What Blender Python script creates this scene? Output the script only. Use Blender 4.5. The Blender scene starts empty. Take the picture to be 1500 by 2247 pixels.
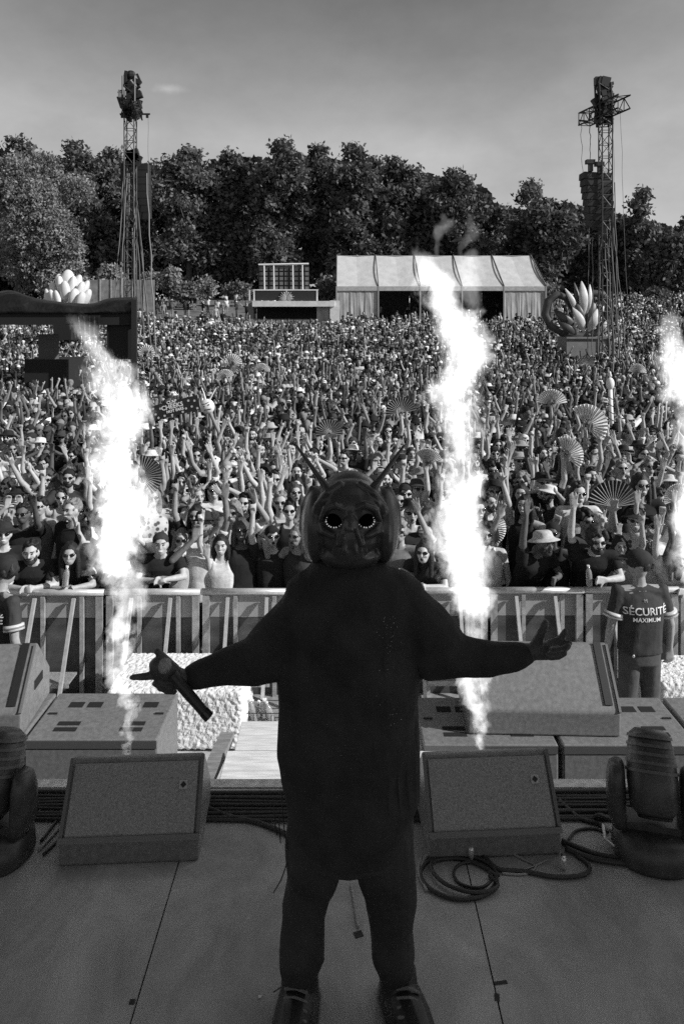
import bpy, math, random
import numpy as np
from mathutils import Vector, Matrix, Quaternion
from mathutils.bvhtree import BVHTree
R = math.radians
rnd = random.Random(7)
SC = bpy.context.scene
COL = SC.collection
# ------------------------------------------------------------------ camera
CAMZ = 2.5            # eye height above the stage deck (deck = z 0, ground in front = z -1.5)
F = 1600.0 / 1500.0   # focal length in picture widths
cam_d = bpy.data.cameras.new('camera'); cam = bpy.data.objects.new('camera', cam_d); COL.objects.link(cam)
cam.location = (0, 0, CAMZ); cam.rotation_euler = (R(90), 0, 0)
cam_d.sensor_fit = 'HORIZONTAL'; cam_d.sensor_width = 36; cam_d.lens = 36 * F
cam_d.shift_y = -423.5 / 1500 * (1024 / 683.0) / (2247 / 1500.0)
cam_d.clip_start = 0.05; cam_d.clip_end = 2000
SC.camera = cam
# ------------------------------------------------------------------ sky, sun, exposure
SUN = Vector((0.83, -0.28, 0.52)).normalized()      # towards the sun
world = bpy.data.worlds.new("World"); SC.world = world; world.use_nodes = True
wn = world.node_tree; wn.nodes.clear()
sky = wn.nodes.new('ShaderNodeTexSky'); sky.sky_type = 'NISHITA'; sky.sun_disc = False
sky.sun_elevation = math.asin(SUN.z); sky.sun_rotation = math.atan2(SUN.x, SUN.y)
sky.air_density = 1.0; sky.dust_density = 2.0; sky.ozone_density = 1.0
sep = wn.nodes.new('ShaderNodeSeparateColor'); wn.links.new(sky.outputs[0], sep.inputs[0])
pw = wn.nodes.new('ShaderNodeMath'); pw.operation = 'POWER'; pw.inputs[1].default_value = 2.0
wn.links.new(sep.outputs[0], pw.inputs[0])
mu = wn.nodes.new('ShaderNodeMath'); mu.operation = 'MULTIPLY'; mu.inputs[1].default_value = 1.24
wn.links.new(pw.outputs[0], mu.inputs[0])
mn = wn.nodes.new('ShaderNodeMath'); mn.operation = 'MINIMUM'; mn.inputs[1].default_value = 5.0; wn.links.new(mu.outputs[0], mn.inputs[0])
tcw = wn.nodes.new('ShaderNodeTexCoord')
nz = wn.nodes.new('ShaderNodeTexNoise'); nz.inputs['Scale'].default_value = 3.2; nz.inputs['Detail'].default_value = 9; nz.inputs['Roughness'].default_value = .62
mpw = wn.nodes.new('ShaderNodeMapping'); mpw.inputs['Scale'].default_value = (1, 1, 1.7)
wn.links.new(tcw.outputs['Generated'], mpw.inputs[0]); wn.links.new(mpw.outputs[0], nz.inputs['Vector'])
mr = wn.nodes.new('ShaderNodeMapRange'); mr.inputs['From Min'].default_value = .35; mr.inputs['From Max'].default_value = .7
mr.inputs['To Min'].default_value = .84; mr.inputs['To Max'].default_value = 1.14
wn.links.new(nz.outputs[0], mr.inputs[0])
m2 = wn.nodes.new('ShaderNodeMath'); m2.operation = 'MULTIPLY'
wn.links.new(mn.outputs[0], m2.inputs[0]); wn.links.new(mr.outputs[0], m2.inputs[1])
# one small thin cloud high at the left
cd = wn.nodes.new('ShaderNodeVectorMath'); cd.operation = 'SUBTRACT'; cd.inputs[1].default_value = (-.221, .930, .2936)
cs = wn.nodes.new('ShaderNodeVectorMath'); cs.operation = 'MULTIPLY'; cs.inputs[1].default_value = (1, 1, 3.2)
cl_ = wn.nodes.new('ShaderNodeVectorMath'); cl_.operation = 'LENGTH'
wn.links.new(tcw.outputs['Generated'], cd.inputs[0]); wn.links.new(cd.outputs[0], cs.inputs[0]); wn.links.new(cs.outputs[0], cl_.inputs[0])
cn = wn.nodes.new('ShaderNodeTexNoise'); cn.inputs['Scale'].default_value = 60; cn.inputs['Detail'].default_value = 5; wn.links.new(tcw.outputs['Generated'], cn.inputs['Vector'])
ca = wn.nodes.new('ShaderNodeMath'); ca.operation = 'MULTIPLY_ADD'; ca.inputs[1].default_value = .035; wn.links.new(cn.outputs[0], ca.inputs[0]); wn.links.new(cl_.outputs['Value'], ca.inputs[2])
cr = wn.nodes.new('ShaderNodeMapRange'); cr.interpolation_type = 'SMOOTHSTEP'; cr.inputs['From Min'].default_value = .045; cr.inputs['From Max'].default_value = .012; cr.inputs['To Min'].default_value = 1; cr.inputs['To Max'].default_value = 1.5; wn.links.new(ca.outputs[0], cr.inputs[0])
m3 = wn.nodes.new('ShaderNodeMath'); m3.operation = 'MULTIPLY'; wn.links.new(m2.outputs[0], m3.inputs[0]); wn.links.new(cr.outputs[0], m3.inputs[1])
bg = wn.nodes.new('ShaderNodeBackground'); bg.inputs['Strength'].default_value = 0.1
wn.links.new(m3.outputs[0], bg.inputs['Color'])
wo = wn.nodes.new('ShaderNodeOutputWorld'); wn.links.new(bg.outputs[0], wo.inputs['Surface'])
sl = bpy.data.lights.new('sun', 'SUN'); sl.energy = 5.0; sl.angle = R(0.5); sl.color = (1, 1, 1)
so = bpy.data.objects.new('sun', sl); COL.objects.link(so); so.rotation_euler = SUN.to_track_quat('Z', 'Y').to_euler()
SC.view_settings.view_transform = 'Standard'; SC.view_settings.look = 'None'
SC.view_settings.exposure = 0.0; SC.view_settings.gamma = 1.0; SC.view_settings.use_curve_mapping = False
SC.render.engine = 'CYCLES'
SC.cycles.max_bounces = 6; SC.cycles.diffuse_bounces = 3; SC.cycles.glossy_bounces = 2
SC.cycles.transmission_bounces = 3; SC.cycles.transparent_max_bounces = 8; SC.cycles.volume_bounces = 0
SC.cycles.volume_step_rate = 0.45; SC.cycles.volume_max_steps = 128
SC.cycles.sample_clamp_indirect = 0.7; SC.cycles.use_denoising = False

# ------------------------------------------------------------------ helpers
def P(px, py, d):
    "point d metres ahead of the camera position that the plan of the place puts at these picture coordinates"
    return Vector(((px - 750) / 1600 * d, d, CAMZ - (py - 700) / 1600 * d))

def gz(y):
    "height of the ground: flat field, then a gentle hillside"
    if y < 30: return -1.5
    if y < 105: return -1.5 + (y - 30) * 0.0927
    return 5.45 + (y - 105) * 0.03

class MB:
    def __init__(s): s.v = []; s.f = []
    def add(s, v, f):
        o = len(s.v); s.v += [tuple(p) for p in v]; s.f += [tuple(i + o for i in q) for q in f]; return s
    def box(s, c, size, rot=None):
        c = Vector(c); x, y, z = size[0] / 2, size[1] / 2, size[2] / 2
        vs = [Vector(p) for p in ((-x, -y, -z), (x, -y, -z), (x, y, -z), (-x, y, -z), (-x, -y, z), (x, -y, z), (x, y, z), (-x, y, z))]
        if rot is not None: vs = [rot @ v for v in vs]
        return s.add([v + c for v in vs], [(0, 3, 2, 1), (4, 5, 6, 7), (0, 1, 5, 4), (1, 2, 6, 5), (2, 3, 7, 6), (3, 0, 4, 7)])
    def hexa(s, p): # 8 corners, bottom ring then top ring
        return s.add(p, [(0, 3, 2, 1), (4, 5, 6, 7), (0, 1, 5, 4), (1, 2, 6, 5), (2, 3, 7, 6), (3, 0, 4, 7)])
    def ell(s, c, r, seg=12, rings=8, rot=None):
        c = Vector(c); vs = []; fs = []
        if not hasattr(r, '__len__'): r = (r, r, r)
        vs.append(Vector((0, 0, r[2])))
        for i in range(1, rings):
            a = math.pi * i / rings
            for j in range(seg):
                b = 2 * math.pi * j / seg
                vs.append(Vector((r[0] * math.sin(a) * math.cos(b), r[1] * math.sin(a) * math.sin(b), r[2] * math.cos(a))))
        vs.append(Vector((0, 0, -r[2])))
        for j in range(seg):
            fs.append((0, 1 + j, 1 + (j + 1) % seg))
            for i in range(rings - 2):
                a = 1 + i * seg + j; b = 1 + i * seg + (j + 1) % seg
                fs.append((a, a + seg, b + seg, b))
            fs.append((len(vs) - 1, 1 + (rings - 2) * seg + (j + 1) % seg, 1 + (rings - 2) * seg + j))
        if rot is not None: vs = [rot @ v for v in vs]
        return s.add([v + c for v in vs], fs)
    def tube(s, pts, rad, n=8, round_ends=False, flat=1.0, fdir=None):
        pts = [Vector(p) for p in pts]
        if not hasattr(rad, '__len__'): rad = [rad] * len(pts)
        rad = list(rad)
        if round_ends:
            d0 = (pts[0] - pts[1]).normalized(); d1 = (pts[-1] - pts[-2]).normalized(); a, b = pts[0].copy(), pts[-1].copy(); ra, rb = rad[0], rad[-1]
            pts = [a + d0 * ra * .95, a + d0 * ra * .7] + pts + [b + d1 * rb * .7, b + d1 * rb * .95]
            rad = [ra * .3, ra * .72] + rad + [rb * .72, rb * .3]
        t = (pts[1] - pts[0]).normalized()
        u = fdir if fdir is not None else (Vector((0, 0, 1)) if abs(t.z) < .9 else Vector((0, 1, 0)))
        u = (u - t * u.dot(t)).normalized(); vs = []; fs = []; m = len(pts)
        for i, p in enumerate(pts):
            a = pts[max(i - 1, 0)]; b = pts[min(i + 1, m - 1)]; t = (b - a).normalized()
            u = (u - t * u.dot(t)); u = u.normalized() if u.length > 1e-6 else t.orthogonal().normalized()
            w = t.cross(u)
            for j in range(n):
                q = 2 * math.pi * j / n
                vs.append(p + u * (rad[i] * flat * math.cos(q)) + w * (rad[i] * math.sin(q)))
        for i in range(m - 1):
            for j in range(n):
                fs.append((i * n + j, i * n + (j + 1) % n, (i + 1) * n + (j + 1) % n, (i + 1) * n + j))
        fs.append(tuple(range(n - 1, -1, -1))); fs.append(tuple(range((m - 1) * n, m * n)))
        return s.add(vs, fs)
    def rings(s, rs, n=20): # (cx,cy,cz,rx,ry)
        vs = []; fs = []; m = len(rs)
        for (x, y, z, rx, ry) in rs:
            for j in range(n):
                q = 2 * math.pi * j / n
                c, k = math.cos(q), math.sin(q)
                vs.append(Vector((x + rx * math.copysign(abs(c) ** .85, c), y + ry * math.copysign(abs(k) ** .85, k), z)))
        for i in range(m - 1):
            for j in range(n):
                fs.append((i * n + j, i * n + (j + 1) % n, (i + 1) * n + (j + 1) % n, (i + 1) * n + j))
        fs.append(tuple(range(n - 1, -1, -1))); fs.append(tuple(range((m - 1) * n, m * n)))
        return s.add(vs, fs)
    def prism(s, poly, thick, mat): # poly of (x,z) extruded along y, transformed by mat
        n = len(poly)
        vs = [mat @ Vector((x, -thick / 2, z)) for x, z in poly] + [mat @ Vector((x, thick / 2, z)) for x, z in poly]
        return s.add(vs, [tuple(range(n)), tuple(range(2 * n - 1, n - 1, -1))] + [((i + 1) % n, i, i + n, (i + 1) % n + n) for i in range(n)])
    def mesh(s, name, smooth=False):
        me = bpy.data.meshes.new(name); me.from_pydata([tuple(v) for v in s.v], [], s.f); me.update()
        if smooth: me.polygons.foreach_set('use_smooth', [True] * len(me.polygons))
        return me

def ob(name, mesh, mat=None, parent=None, loc=None, smooth=False, color=None):
    if isinstance(mesh, MB): mesh = mesh.mesh(name, smooth)
    o = bpy.data.objects.new(name, mesh); COL.objects.link(o)
    if mat is not None and len(mesh.materials) == 0: mesh.materials.append(mat)
    if parent is not None: o.parent = parent
    if loc is not None: o.location = loc
    if color is not None: o.color = (color, color, color, 1)
    return o
def empty(name, loc=(0, 0, 0), rz=0):
    o = bpy.data.objects.new(name, None); COL.objects.link(o); o.location = loc; o.rotation_euler = (0, 0, rz); return o
def tag(o, label=None, cat=None, group=None, kind=None):
    if label: o['label'] = label
    if cat: o['category'] = cat
    if group: o['group'] = group
    if kind: o['kind'] = kind
    return o
def dup_tree(o, parent=None):
    c = o.copy(); COL.objects.link(c)
    if parent is not None: c.parent = parent
    for ch in list(o.children): dup_tree(ch, c)
    return c
def bevel(o, w=.01, seg=2):
    m = o.modifiers.new('bevel', 'BEVEL'); m.width = w; m.segments = seg; m.limit_method = 'ANGLE'; m.angle_limit = R(40)
    return o

_m = {}
def mat(name, v=.2, rough=.6, nscale=0, namp=0, bump=0, bscale=40, metal=0, objcol=False, emit=0, spec=.5, detail=4, aniso=None, trans=0, alpha=None):
    if name in _m: return _m[name]
    m = bpy.data.materials.new(name); m.use_nodes = True; nt = m.node_tree; L = nt.links; N = nt.nodes
    b = N['Principled BSDF']; b.inputs['Roughness'].default_value = rough; b.inputs['Metallic'].default_value = metal
    b.inputs['Specular IOR Level'].default_value = spec
    b.inputs['Base Color'].default_value = (v, v, v, 1)
    tc = N.new('ShaderNodeTexCoord'); vec = tc.outputs['Object']
    if aniso:
        mp = N.new('ShaderNodeMapping'); mp.inputs['Scale'].default_value = aniso; L.new(vec, mp.inputs[0]); vec = mp.outputs[0]
    src = None
    if objcol:
        oi = N.new('ShaderNodeObjectInfo'); src = oi.outputs['Color']
    if namp:
        nt_ = N.new('ShaderNodeTexNoise'); nt_.inputs['Scale'].default_value = nscale; nt_.inputs['Detail'].default_value = detail; L.new(vec, nt_.inputs['Vector'])
        r = N.new('ShaderNodeMapRange'); r.inputs['From Min'].default_value = .3; r.inputs['From Max'].default_value = .7
        r.inputs['To Min'].default_value = 1 - namp; r.inputs['To Max'].default_value = 1 + namp; L.new(nt_.outputs[0], r.inputs[0])
        mx = N.new('ShaderNodeVectorMath'); mx.operation = 'SCALE'
        if src: L.new(src, mx.inputs[0])
        else: mx.inputs[0].default_value = (v, v, v)
        L.new(r.outputs[0], mx.inputs['Scale']); src = mx.outputs[0]
    if src: L.new(src, b.inputs['Base Color'])
    if bump:
        n2 = N.new('ShaderNodeTexNoise'); n2.inputs['Scale'].default_value = bscale; n2.inputs['Detail'].default_value = 3; L.new(vec, n2.inputs['Vector'])
        bp = N.new('ShaderNodeBump'); bp.inputs['Strength'].default_value = 1; bp.inputs['Distance'].default_value = bump
        L.new(n2.outputs[0], bp.inputs['Height']); L.new(bp.outputs[0], b.inputs['Normal'])
    if emit: b.inputs['Emission Color'].default_value = (1, 1, 1, 1); b.inputs['Emission Strength'].default_value = emit
    if trans: b.inputs['Transmission Weight'].default_value = trans
    if alpha is not None: b.inputs['Alpha'].default_value = alpha
    _m[name] = m; return m

M_skin = mat('skin', .3, .55, 30, .12, objcol=True, spec=.35)
M_cloth = mat('cloth', .3, .9, 14, .15, .012, 7, objcol=True, spec=.15)
M_hair = mat('hair', .03, .6, 60, .4, .006, 70, objcol=True, spec=.3)
M_hat = mat('hat_cloth', .3, .85, 40, .15, objcol=True, spec=.2)
def printed(name, sc, dark, light, wave=False):
    m = bpy.data.materials.new(name); m.use_nodes = True; nt = m.node_tree; N = nt.nodes; L = nt.links; b = N['Principled BSDF']; b.inputs['Roughness'].default_value = .85
    tc = N.new('ShaderNodeTexCoord')
    t = N.new('ShaderNodeTexWave' if wave else 'ShaderNodeTexVoronoi'); t.inputs['Scale'].default_value = sc; L.new(tc.outputs['Object'], t.inputs['Vector'])
    if wave: t.bands_direction = 'Z'; t.inputs['Distortion'].default_value = 1.0
    r = N.new('ShaderNodeMapRange'); r.inputs['From Min'].default_value = .32; r.inputs['From Max'].default_value = .45; r.inputs['To Min'].default_value = light; r.inputs['To Max'].default_value = dark; L.new(t.outputs['Fac' if wave else 'Distance'], r.inputs[0]); L.new(r.outputs[0], b.inputs['Base Color']); return m
M_prints = [printed('floral_print', 14, .03, .4), printed('large_print', 7, .04, .55), printed('striped_print', 9, .5, .05, True), printed('light_floral', 16, .5, .06)]
M_lens = mat('dark_lens', .012, .12)
M_mouth = mat('mouth', .02, .7)
M_black = mat('black_metal', .02, .45)
M_blackp = mat('black_paint', .17, .42, 35, .2, .0004, 260, spec=.5)
M_grille = mat('black_grille', .27, .6, 120, .3, .0005, 420)
M_alu = mat('aluminium', .55, .38, 12, .18, metal=.55)
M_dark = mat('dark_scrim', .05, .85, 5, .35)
M_rub = mat('rubber_cable', .035, .5)
M_white = mat('white_vinyl', .62, .5, 3, .08, .02, 2)
M_wood = mat('plywood', .66, .7, 6, .2, aniso=(1, 8, 1))
M_petal = mat('inflatable_vinyl_pale', .6, .45, 2.5, .15)
M_petald = mat('inflatable_vinyl_dark', .07, .45, 2.5, .25)

def eval_meshes(jobs):
    "jobs: (MB or mesh, voxel, smooth_iters, target_tris) -> finished meshes, evaluated in one go"
    obs = []
    for (src, vox, sm, tris) in jobs:
        me = src.mesh('m') if isinstance(src, MB) else src
        o = bpy.data.objects.new('t', me); COL.objects.link(o)
        if vox:
            r = o.modifiers.new('r', 'REMESH'); r.mode = 'VOXEL'; r.voxel_size = vox
        if sm:
            s = o.modifiers.new('s', 'SMOOTH'); s.factor = .5; s.iterations = sm
        obs.append(o)
    dg = bpy.context.evaluated_depsgraph_get(); dg.update(); out = []
    res = [bpy.data.meshes.new_from_object(o.evaluated_get(dg)) for o in obs]
    for o in obs: bpy.data.objects.remove(o)
    obs = []
    for me, j in zip(res, jobs):
        o = bpy.data.objects.new('t', me); COL.objects.link(o); obs.append(o)
        nt = sum(len(p.vertices) - 2 for p in me.polygons)
        if j[3] and nt > j[3]:
            d = o.modifiers.new('d', 'DECIMATE'); d.ratio = j[3] / nt
    dg = bpy.context.evaluated_depsgraph_get(); dg.update()
    out = [bpy.data.meshes.new_from_object(o.evaluated_get(dg)) for o in obs]
    for o in obs: bpy.data.objects.remove(o)
    for me in out: me.polygons.foreach_set('use_smooth', [True] * len(me.polygons)); me.materials.clear()
    return out

# ------------------------------------------------------------------ ground, hill, stage
def deck_material():
    m = mat('worn_black_deck', .16, .48, 2.2, .32, .0004, 90, detail=10); nt = m.node_tree; N = nt.nodes; b = N['Principled BSDF']; L = nt.links
    g = N.new('ShaderNodeNewGeometry')
    mp = N.new('ShaderNodeMapping'); mp.inputs['Scale'].default_value = (1.8, 1.1, 1); mp.inputs['Rotation'].default_value = (0, 0, .5); L.new(g.outputs['Position'], mp.inputs[0])
    n = N.new('ShaderNodeTexNoise'); n.inputs['Scale'].default_value = 2.2; n.inputs['Detail'].default_value = 10; n.inputs['Roughness'].default_value = .7; L.new(mp.outputs[0], n.inputs['Vector'])
    r = N.new('ShaderNodeMapRange'); r.inputs['From Min'].default_value = .35; r.inputs['From Max'].default_value = .7; r.inputs['To Min'].default_value = .3; r.inputs['To Max'].default_value = .62; L.new(n.outputs[0], r.inputs[0]); L.new(r.outputs[0], b.inputs['Roughness'])
    n2 = N.new('ShaderNodeTexNoise'); n2.inputs['Scale'].default_value = 1.4; n2.inputs['Detail'].default_value = 12; n2.inputs['Roughness'].default_value = .72; n2.inputs['Distortion'].default_value = .6; L.new(mp.outputs[0], n2.inputs['Vector'])
    r2 = N.new('ShaderNodeMapRange'); r2.inputs['From Min'].default_value = .3; r2.inputs['From Max'].default_value = .72; r2.inputs['To Min'].default_value = .22; r2.inputs['To Max'].default_value = .48; L.new(n2.outputs[0], r2.inputs[0])
    v = N.new('ShaderNodeTexVoronoi'); v.feature = 'DISTANCE_TO_EDGE'; v.inputs['Scale'].default_value = 1.1; L.new(n2.outputs['Color'], v.inputs['Vector'])
    r3 = N.new('ShaderNodeMapRange'); r3.inputs['From Min'].default_value = .0; r3.inputs['From Max'].default_value = .012; r3.inputs['To Min'].default_value = .06; r3.inputs['To Max'].default_value = 0; L.new(v.outputs['Distance'], r3.inputs[0])
    a = N.new('ShaderNodeMath'); a.operation = 'ADD'; L.new(r2.outputs[0], a.inputs[0]); L.new(r3.outputs[0], a.inputs[1]); L.new(a.outputs[0], b.inputs['Base Color'])
    return m
def build_setting():
    ys = [-40, -5, 4.0, 8, 14, 20, 26, 30] + list(range(34, 106, 6)) + [115, 140, 200, 400, 900]
    xs = [-900, -300, -120, -70, -40, -25, -15, -8, 0, 8, 15, 25, 40, 70, 120, 300, 900]
    b = MB(); vs = [(x, y, gz(y)) for y in ys for x in xs]; n = len(xs)
    b.add(vs, [(i * n + j, i * n + j + 1, (i + 1) * n + j + 1, (i + 1) * n + j) for i in range(len(ys) - 1) for j in range(n - 1)])
    tag(ob('ground', b, mat('dry_grass', .13, .95, .8, .4, .03, 6)), kind='structure')
    b = MB().box((0, 6.1, -1.495), (30, 3.6, .008))
    tag(ob('pit_floor', b, mat('pale_concrete', .5, .85, 3, .22, .003, 60)), kind='structure')
    # deck of big boards
    deck = ob('stage_deck', MB().box((0, -1.2, -.10), (26, 10.2, .16)), M_black); tag(deck, kind='structure')
    M_deck = deck_material()
    pw_, pl = 1.32, 2.62
    pm = MB().box((0, 0, 0), (pw_ - .006, pl - .006, .02)).mesh('deck_board')
    pm.materials.append(M_deck)
    for i in range(-3, 4):
        for j in range(3):
            y = 3.88 - pl / 2 - j * pl
            if j == 2 and i not in (-1, 0, 1): continue
            o = ob('deck_board', pm, None, deck); o.location = (-.09 + i * pw_, y, -.01)
    e = ob('edge_strip', MB().box((0, 3.925, -.03), (26, .07, .06)), mat('pale_edge', .55, .6, 20, .3), deck)
    # unseen stage roof: edge set to shade the deck, skin pale to bounce light
    rf = ob('stage_roof', MB().box((0, -5.2, 6.6), (28, 11.4, .3)), mat('pale_roof_skin', .45, .7)); tag(rf, 'unseen pale roof over the stage, shaped to shade the deck', 'stage roof', kind='structure')
    for x in (-13.2, 13.2):
        for y in (-.2, -10.2): w = ob('stage_tower', MB().box((x, y, 2.45), (.5, .5, 8)), M_black); tag(w, 'stage roof tower', 'stage tower', kind='structure')
build_setting()
# ------------------------------------------------------------------ people: shared bodies
def hand(b, w, d, s, kind, k=1.0, nrm=None, r=.0105):
    "hand at wrist w pointing along d; s=+1/-1 side of the thumb; nrm = palm facing"
    d = Vector(d).normalized(); n = Vector(nrm or (0, -1, 0)); n = (n - d * n.dot(d))
    n = n.normalized() if n.length > .05 else d.orthogonal().normalized()
    u = d.cross(n) * s        # towards the thumb
    offs = (.030, .010, -.010, -.028); L = (.072, .080, .074, .058)
    ext = dict(open=(1, 1, 1, 1), vee=(1, 1, 0, 0), horns=(1, 0, 0, 1), fist=(0, 0, 0, 0), point=(1, 0, 0, 0), curl=(.7, .7, .7, .7))[kind]
    spread = 1.0 if kind in ('open', 'vee') else .25
    for i in range(4):
        o = u * offs[i] * k; kn = w + (d * .088 * k) + o
        b.tube([w + o * .55, kn], [.016 * k, .0145 * k], 6, True)
        e = ext[i]
        if e == 1:
            dd = (d + u * (offs[i] * 7 * spread)).normalized()
            b.tube([kn, kn + dd * L[i] * .5 * k + n * .004 * k, kn + dd * L[i] * k + n * .012 * k], [r * 1.05 * k, r * k, r * .8 * k], 6, True)
        elif e > 0:
            b.tube([kn, kn + d * L[i] * .45 * k + n * .01 * k, kn + d * L[i] * .7 * k + n * .04 * k], [r * 1.05 * k, r * k, r * .8 * k], 6, True)
        else:
            b.tube([kn, kn + d * .016 * k + n * .026 * k, kn - d * .018 * k + n * .036 * k], [r * 1.1 * k, r * 1.05 * k, r * .9 * k], 6, True)
    th = w + d * .025 * k + u * .028 * k
    if kind in ('open', 'curl', 'horns'):
        b.tube([w + d * .01 * k + u * .012 * k, th, th + (u * .75 + d * .5).normalized() * .055 * k + n * .01], [.015 * k, .0135 * k, r * .85 * k], 6, True)
    else:
        b.tube([w + d * .01 * k + u * .012 * k, th + n * .01, th + (d * .7 - u * .3 + n * .5).normalized() * .05 * k], [.015 * k, .0135 * k, r * .9 * k], 6, True)

def arm_pose(kind, s, j):
    S = Vector((s * .19, 0, 1.42)); V = Vector
    if kind == 'up':     E = S + V((s * (.05 + j * .03), -.09, .27)); W = E + V((-s * .02, -.05 + j * .05, .25)); d = (0, -.1, 1)
    elif kind == 'out':  E = S + V((s * .17, -.05, .21)); W = E + V((s * (.07 + j * .06), -.07, .24)); d = (s * .25, -.1, 1)
    elif kind == 'up2':  E = S + V((-s * .03, -.14, .24)); W = E + V((s * .09, .02, .24)); d = (s * .3, 0, 1)
    elif kind == 'out2': E = S + V((s * .21, -.03, .16)); W = E + V((-s * .10, -.10, .22)); d = (-s * .35, -.1, 1)
    elif kind == 'fwd2': E = S + V((-s * .02, -.25, .05)); W = E + V((s * .02, -.19, .16)); d = (0, -.7, .8)
    elif kind == 'bent2': E = S + V((s * .18, -.08, -.1)); W = E + V((s * .06, -.15, .2)); d = (s * .25, -.2, 1)
    elif kind == 'side': E = S + V((s * .25, -.05, .08)); W = E + V((s * .17, -.06, .17)); d = (s * .6, -.1, .8)
    elif kind == 'head': E = S + V((s * .22, -.06, .12)); W = V((s * .11, -.02, 1.70)); d = (-s * .8, .1, .5)
    elif kind == 'fwd':  E = S + V((s * .05, -.20, .16)); W = E + V((s * j * .05, -.13, .22)); d = (0, -.35, 1)
    elif kind == 'bent': E = S + V((s * .15, -.11, -.17)); W = E + V((-s * .03, -.12, .23)); d = (-s * .1, -.2, 1)
    elif kind == 'front': E = S + V((s * .09, -.06, -.26)); W = E + V((-s * .13, -.2, .07)); d = (-s * .9, -.5, .4)
    elif kind == 'rail': E = V((s * .25, -.30, 1.165)); W = V((s * .05, -.44, 1.19)); d = (-s * .8, -.4, .12)
    elif kind == 'face': E = S + V((s * .13, -.2, -.1)); W = V((s * .09, -.24, 1.54)); d = (-s * .2, .2, 1)
    else:                E = S + V((s * .07, .02, -.28)); W = E + V((s * .02, -.05, -.255)); d = (0, -.1, -1)
    return S, E, W, Vector(d)

# (left arm, hand, right arm, hand, lean)
POSES = [('up', 'open', 'up', 'open', 0), ('up', 'vee', 'down', 'curl', 0), ('down', 'curl', 'down', 'curl', 0), ('out', 'horns', 'down', 'curl', 0),
         ('fwd', 'open', 'bent', 'fist', 0), ('up', 'point', 'bent', 'curl', 0), ('out', 'open', 'out', 'open', 0), ('bent', 'vee', 'down', 'curl', 0),
         ('front', 'curl', 'front', 'curl', 0), ('face', 'curl', 'up', 'open', 0), ('fwd', 'fist', 'fwd', 'open', 0), ('up', 'horns', 'up', 'vee', 0),
         ('rail', 'curl', 'rail', 'fist', 1), ('rail', 'curl', 'up', 'open', 1), ('rail', 'horns', 'rail', 'curl', 1), ('down', 'curl', 'bent', 'open', 0),
         ('out', 'fist', 'bent', 'open', 0), ('face', 'curl', 'face', 'curl', 0), ('down', 'fist', 'down', 'curl', 0), ('up', 'fist', 'front', 'curl', 0),
         ('up2', 'open', 'out2', 'vee', 0), ('fwd2', 'point', 'down', 'curl', 0), ('out2', 'open', 'face', 'curl', 0), ('bent2', 'horns', 'bent2', 'open', 0), ('up2', 'horns', 'bent2', 'fist', 0), ('side', 'open', 'up2', 'open', 0), ('side', 'vee', 'down', 'curl', 0), ('head', 'curl', 'head', 'curl', 0)]
HEAD0 = Vector((0, -.03, 1.64))
def torso_shift(lean, z):
    return -.30 * max(0, z - .95) / .7 if lean else 0.0
def make_body(pose, head=True, female=False):
    la, lh, ra, rh, lean = pose; b = MB(); t = lambda x, y, z: (x, y + torso_shift(lean, z), z - (.10 * max(0, (z - .95)) / .7 if lean else 0))
    for s in (1, -1):
        b.tube([(s * .085, 0, .92), (s * .1, -.015, .5), (s * .11, .01, .1)], [.088, .062, .042], 8, True)
        b.tube([(s * .11, .03, .045), (s * .125, -.16, .035)], [.042, .036], 8, True)
    b.ell((0, 0, .93), (.165, .11, .12)); b.ell(t(0, .0, 1.10), (.145, .10, .17)); b.ell(t(0, .0, 1.28), (.172, .112, .17))
    b.tube([t(-.165, 0, 1.42), t(0, .01, 1.435), t(.165, 0, 1.42)], [.058, .06, .058], 8, True)
    b.tube([t(0, .01, 1.42), t(0, -.015, 1.56)], [.056, .052], 8, True)
    sh = Vector(t(0, 0, 1.42)) - Vector((0, 0, 1.42)); hd = Vector(t(*HEAD0))
    b.ell(hd, (.076, .096, .112), 16, 12); b.ell(hd + Vector((0, -.028, -.062)), (.054, .062, .056), 12, 8)
    b.ell(hd + Vector((0, -.05, .03)), (.06, .05, .05), 12, 8)
    b.tube([hd + Vector((0, -.092, .012)), hd + Vector((0, -.112, -.022))], [.010, .016], 6, True)
    b.tube([hd + Vector((-.04, -.09, .03)), hd + Vector((0, -.1, .032)), hd + Vector((.04, -.09, .03))], [.009, .01, .009], 6, True)
    for s in (1, -1):
        b.ell(hd + Vector((s * .078, -.005, -.01)), (.012, .022, .032), 8, 6); b.ell(hd + Vector((s * .038, -.068, -.022)), (.026, .022, .022), 8, 6)
    b.tube([hd + Vector((-.022, -.083, -.058)), hd + Vector((0, -.09, -.06)), hd + Vector((.022, -.083, -.058))], [.007, .009, .007], 6, True)
    arms = []
    for s, a, h in ((1, la, lh), (-1, ra, rh)):
        S, E, W, d = arm_pose(a, s, .5)
        S = S + sh
        if a not in ('rail',) and lean: E = E + sh; W = W + sh
        b.tube([S, (S + E) / 2, E], [.054, .046, .038], 8, True); b.tube([E, E * .65 + W * .35, W], [.039, .038, .026], 8, True)
        hand(b, W, d, -s if a not in ('down',) else s, h, 1.05)
        arms.append((S, E, W, d))
    return b, arms, hd
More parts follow.
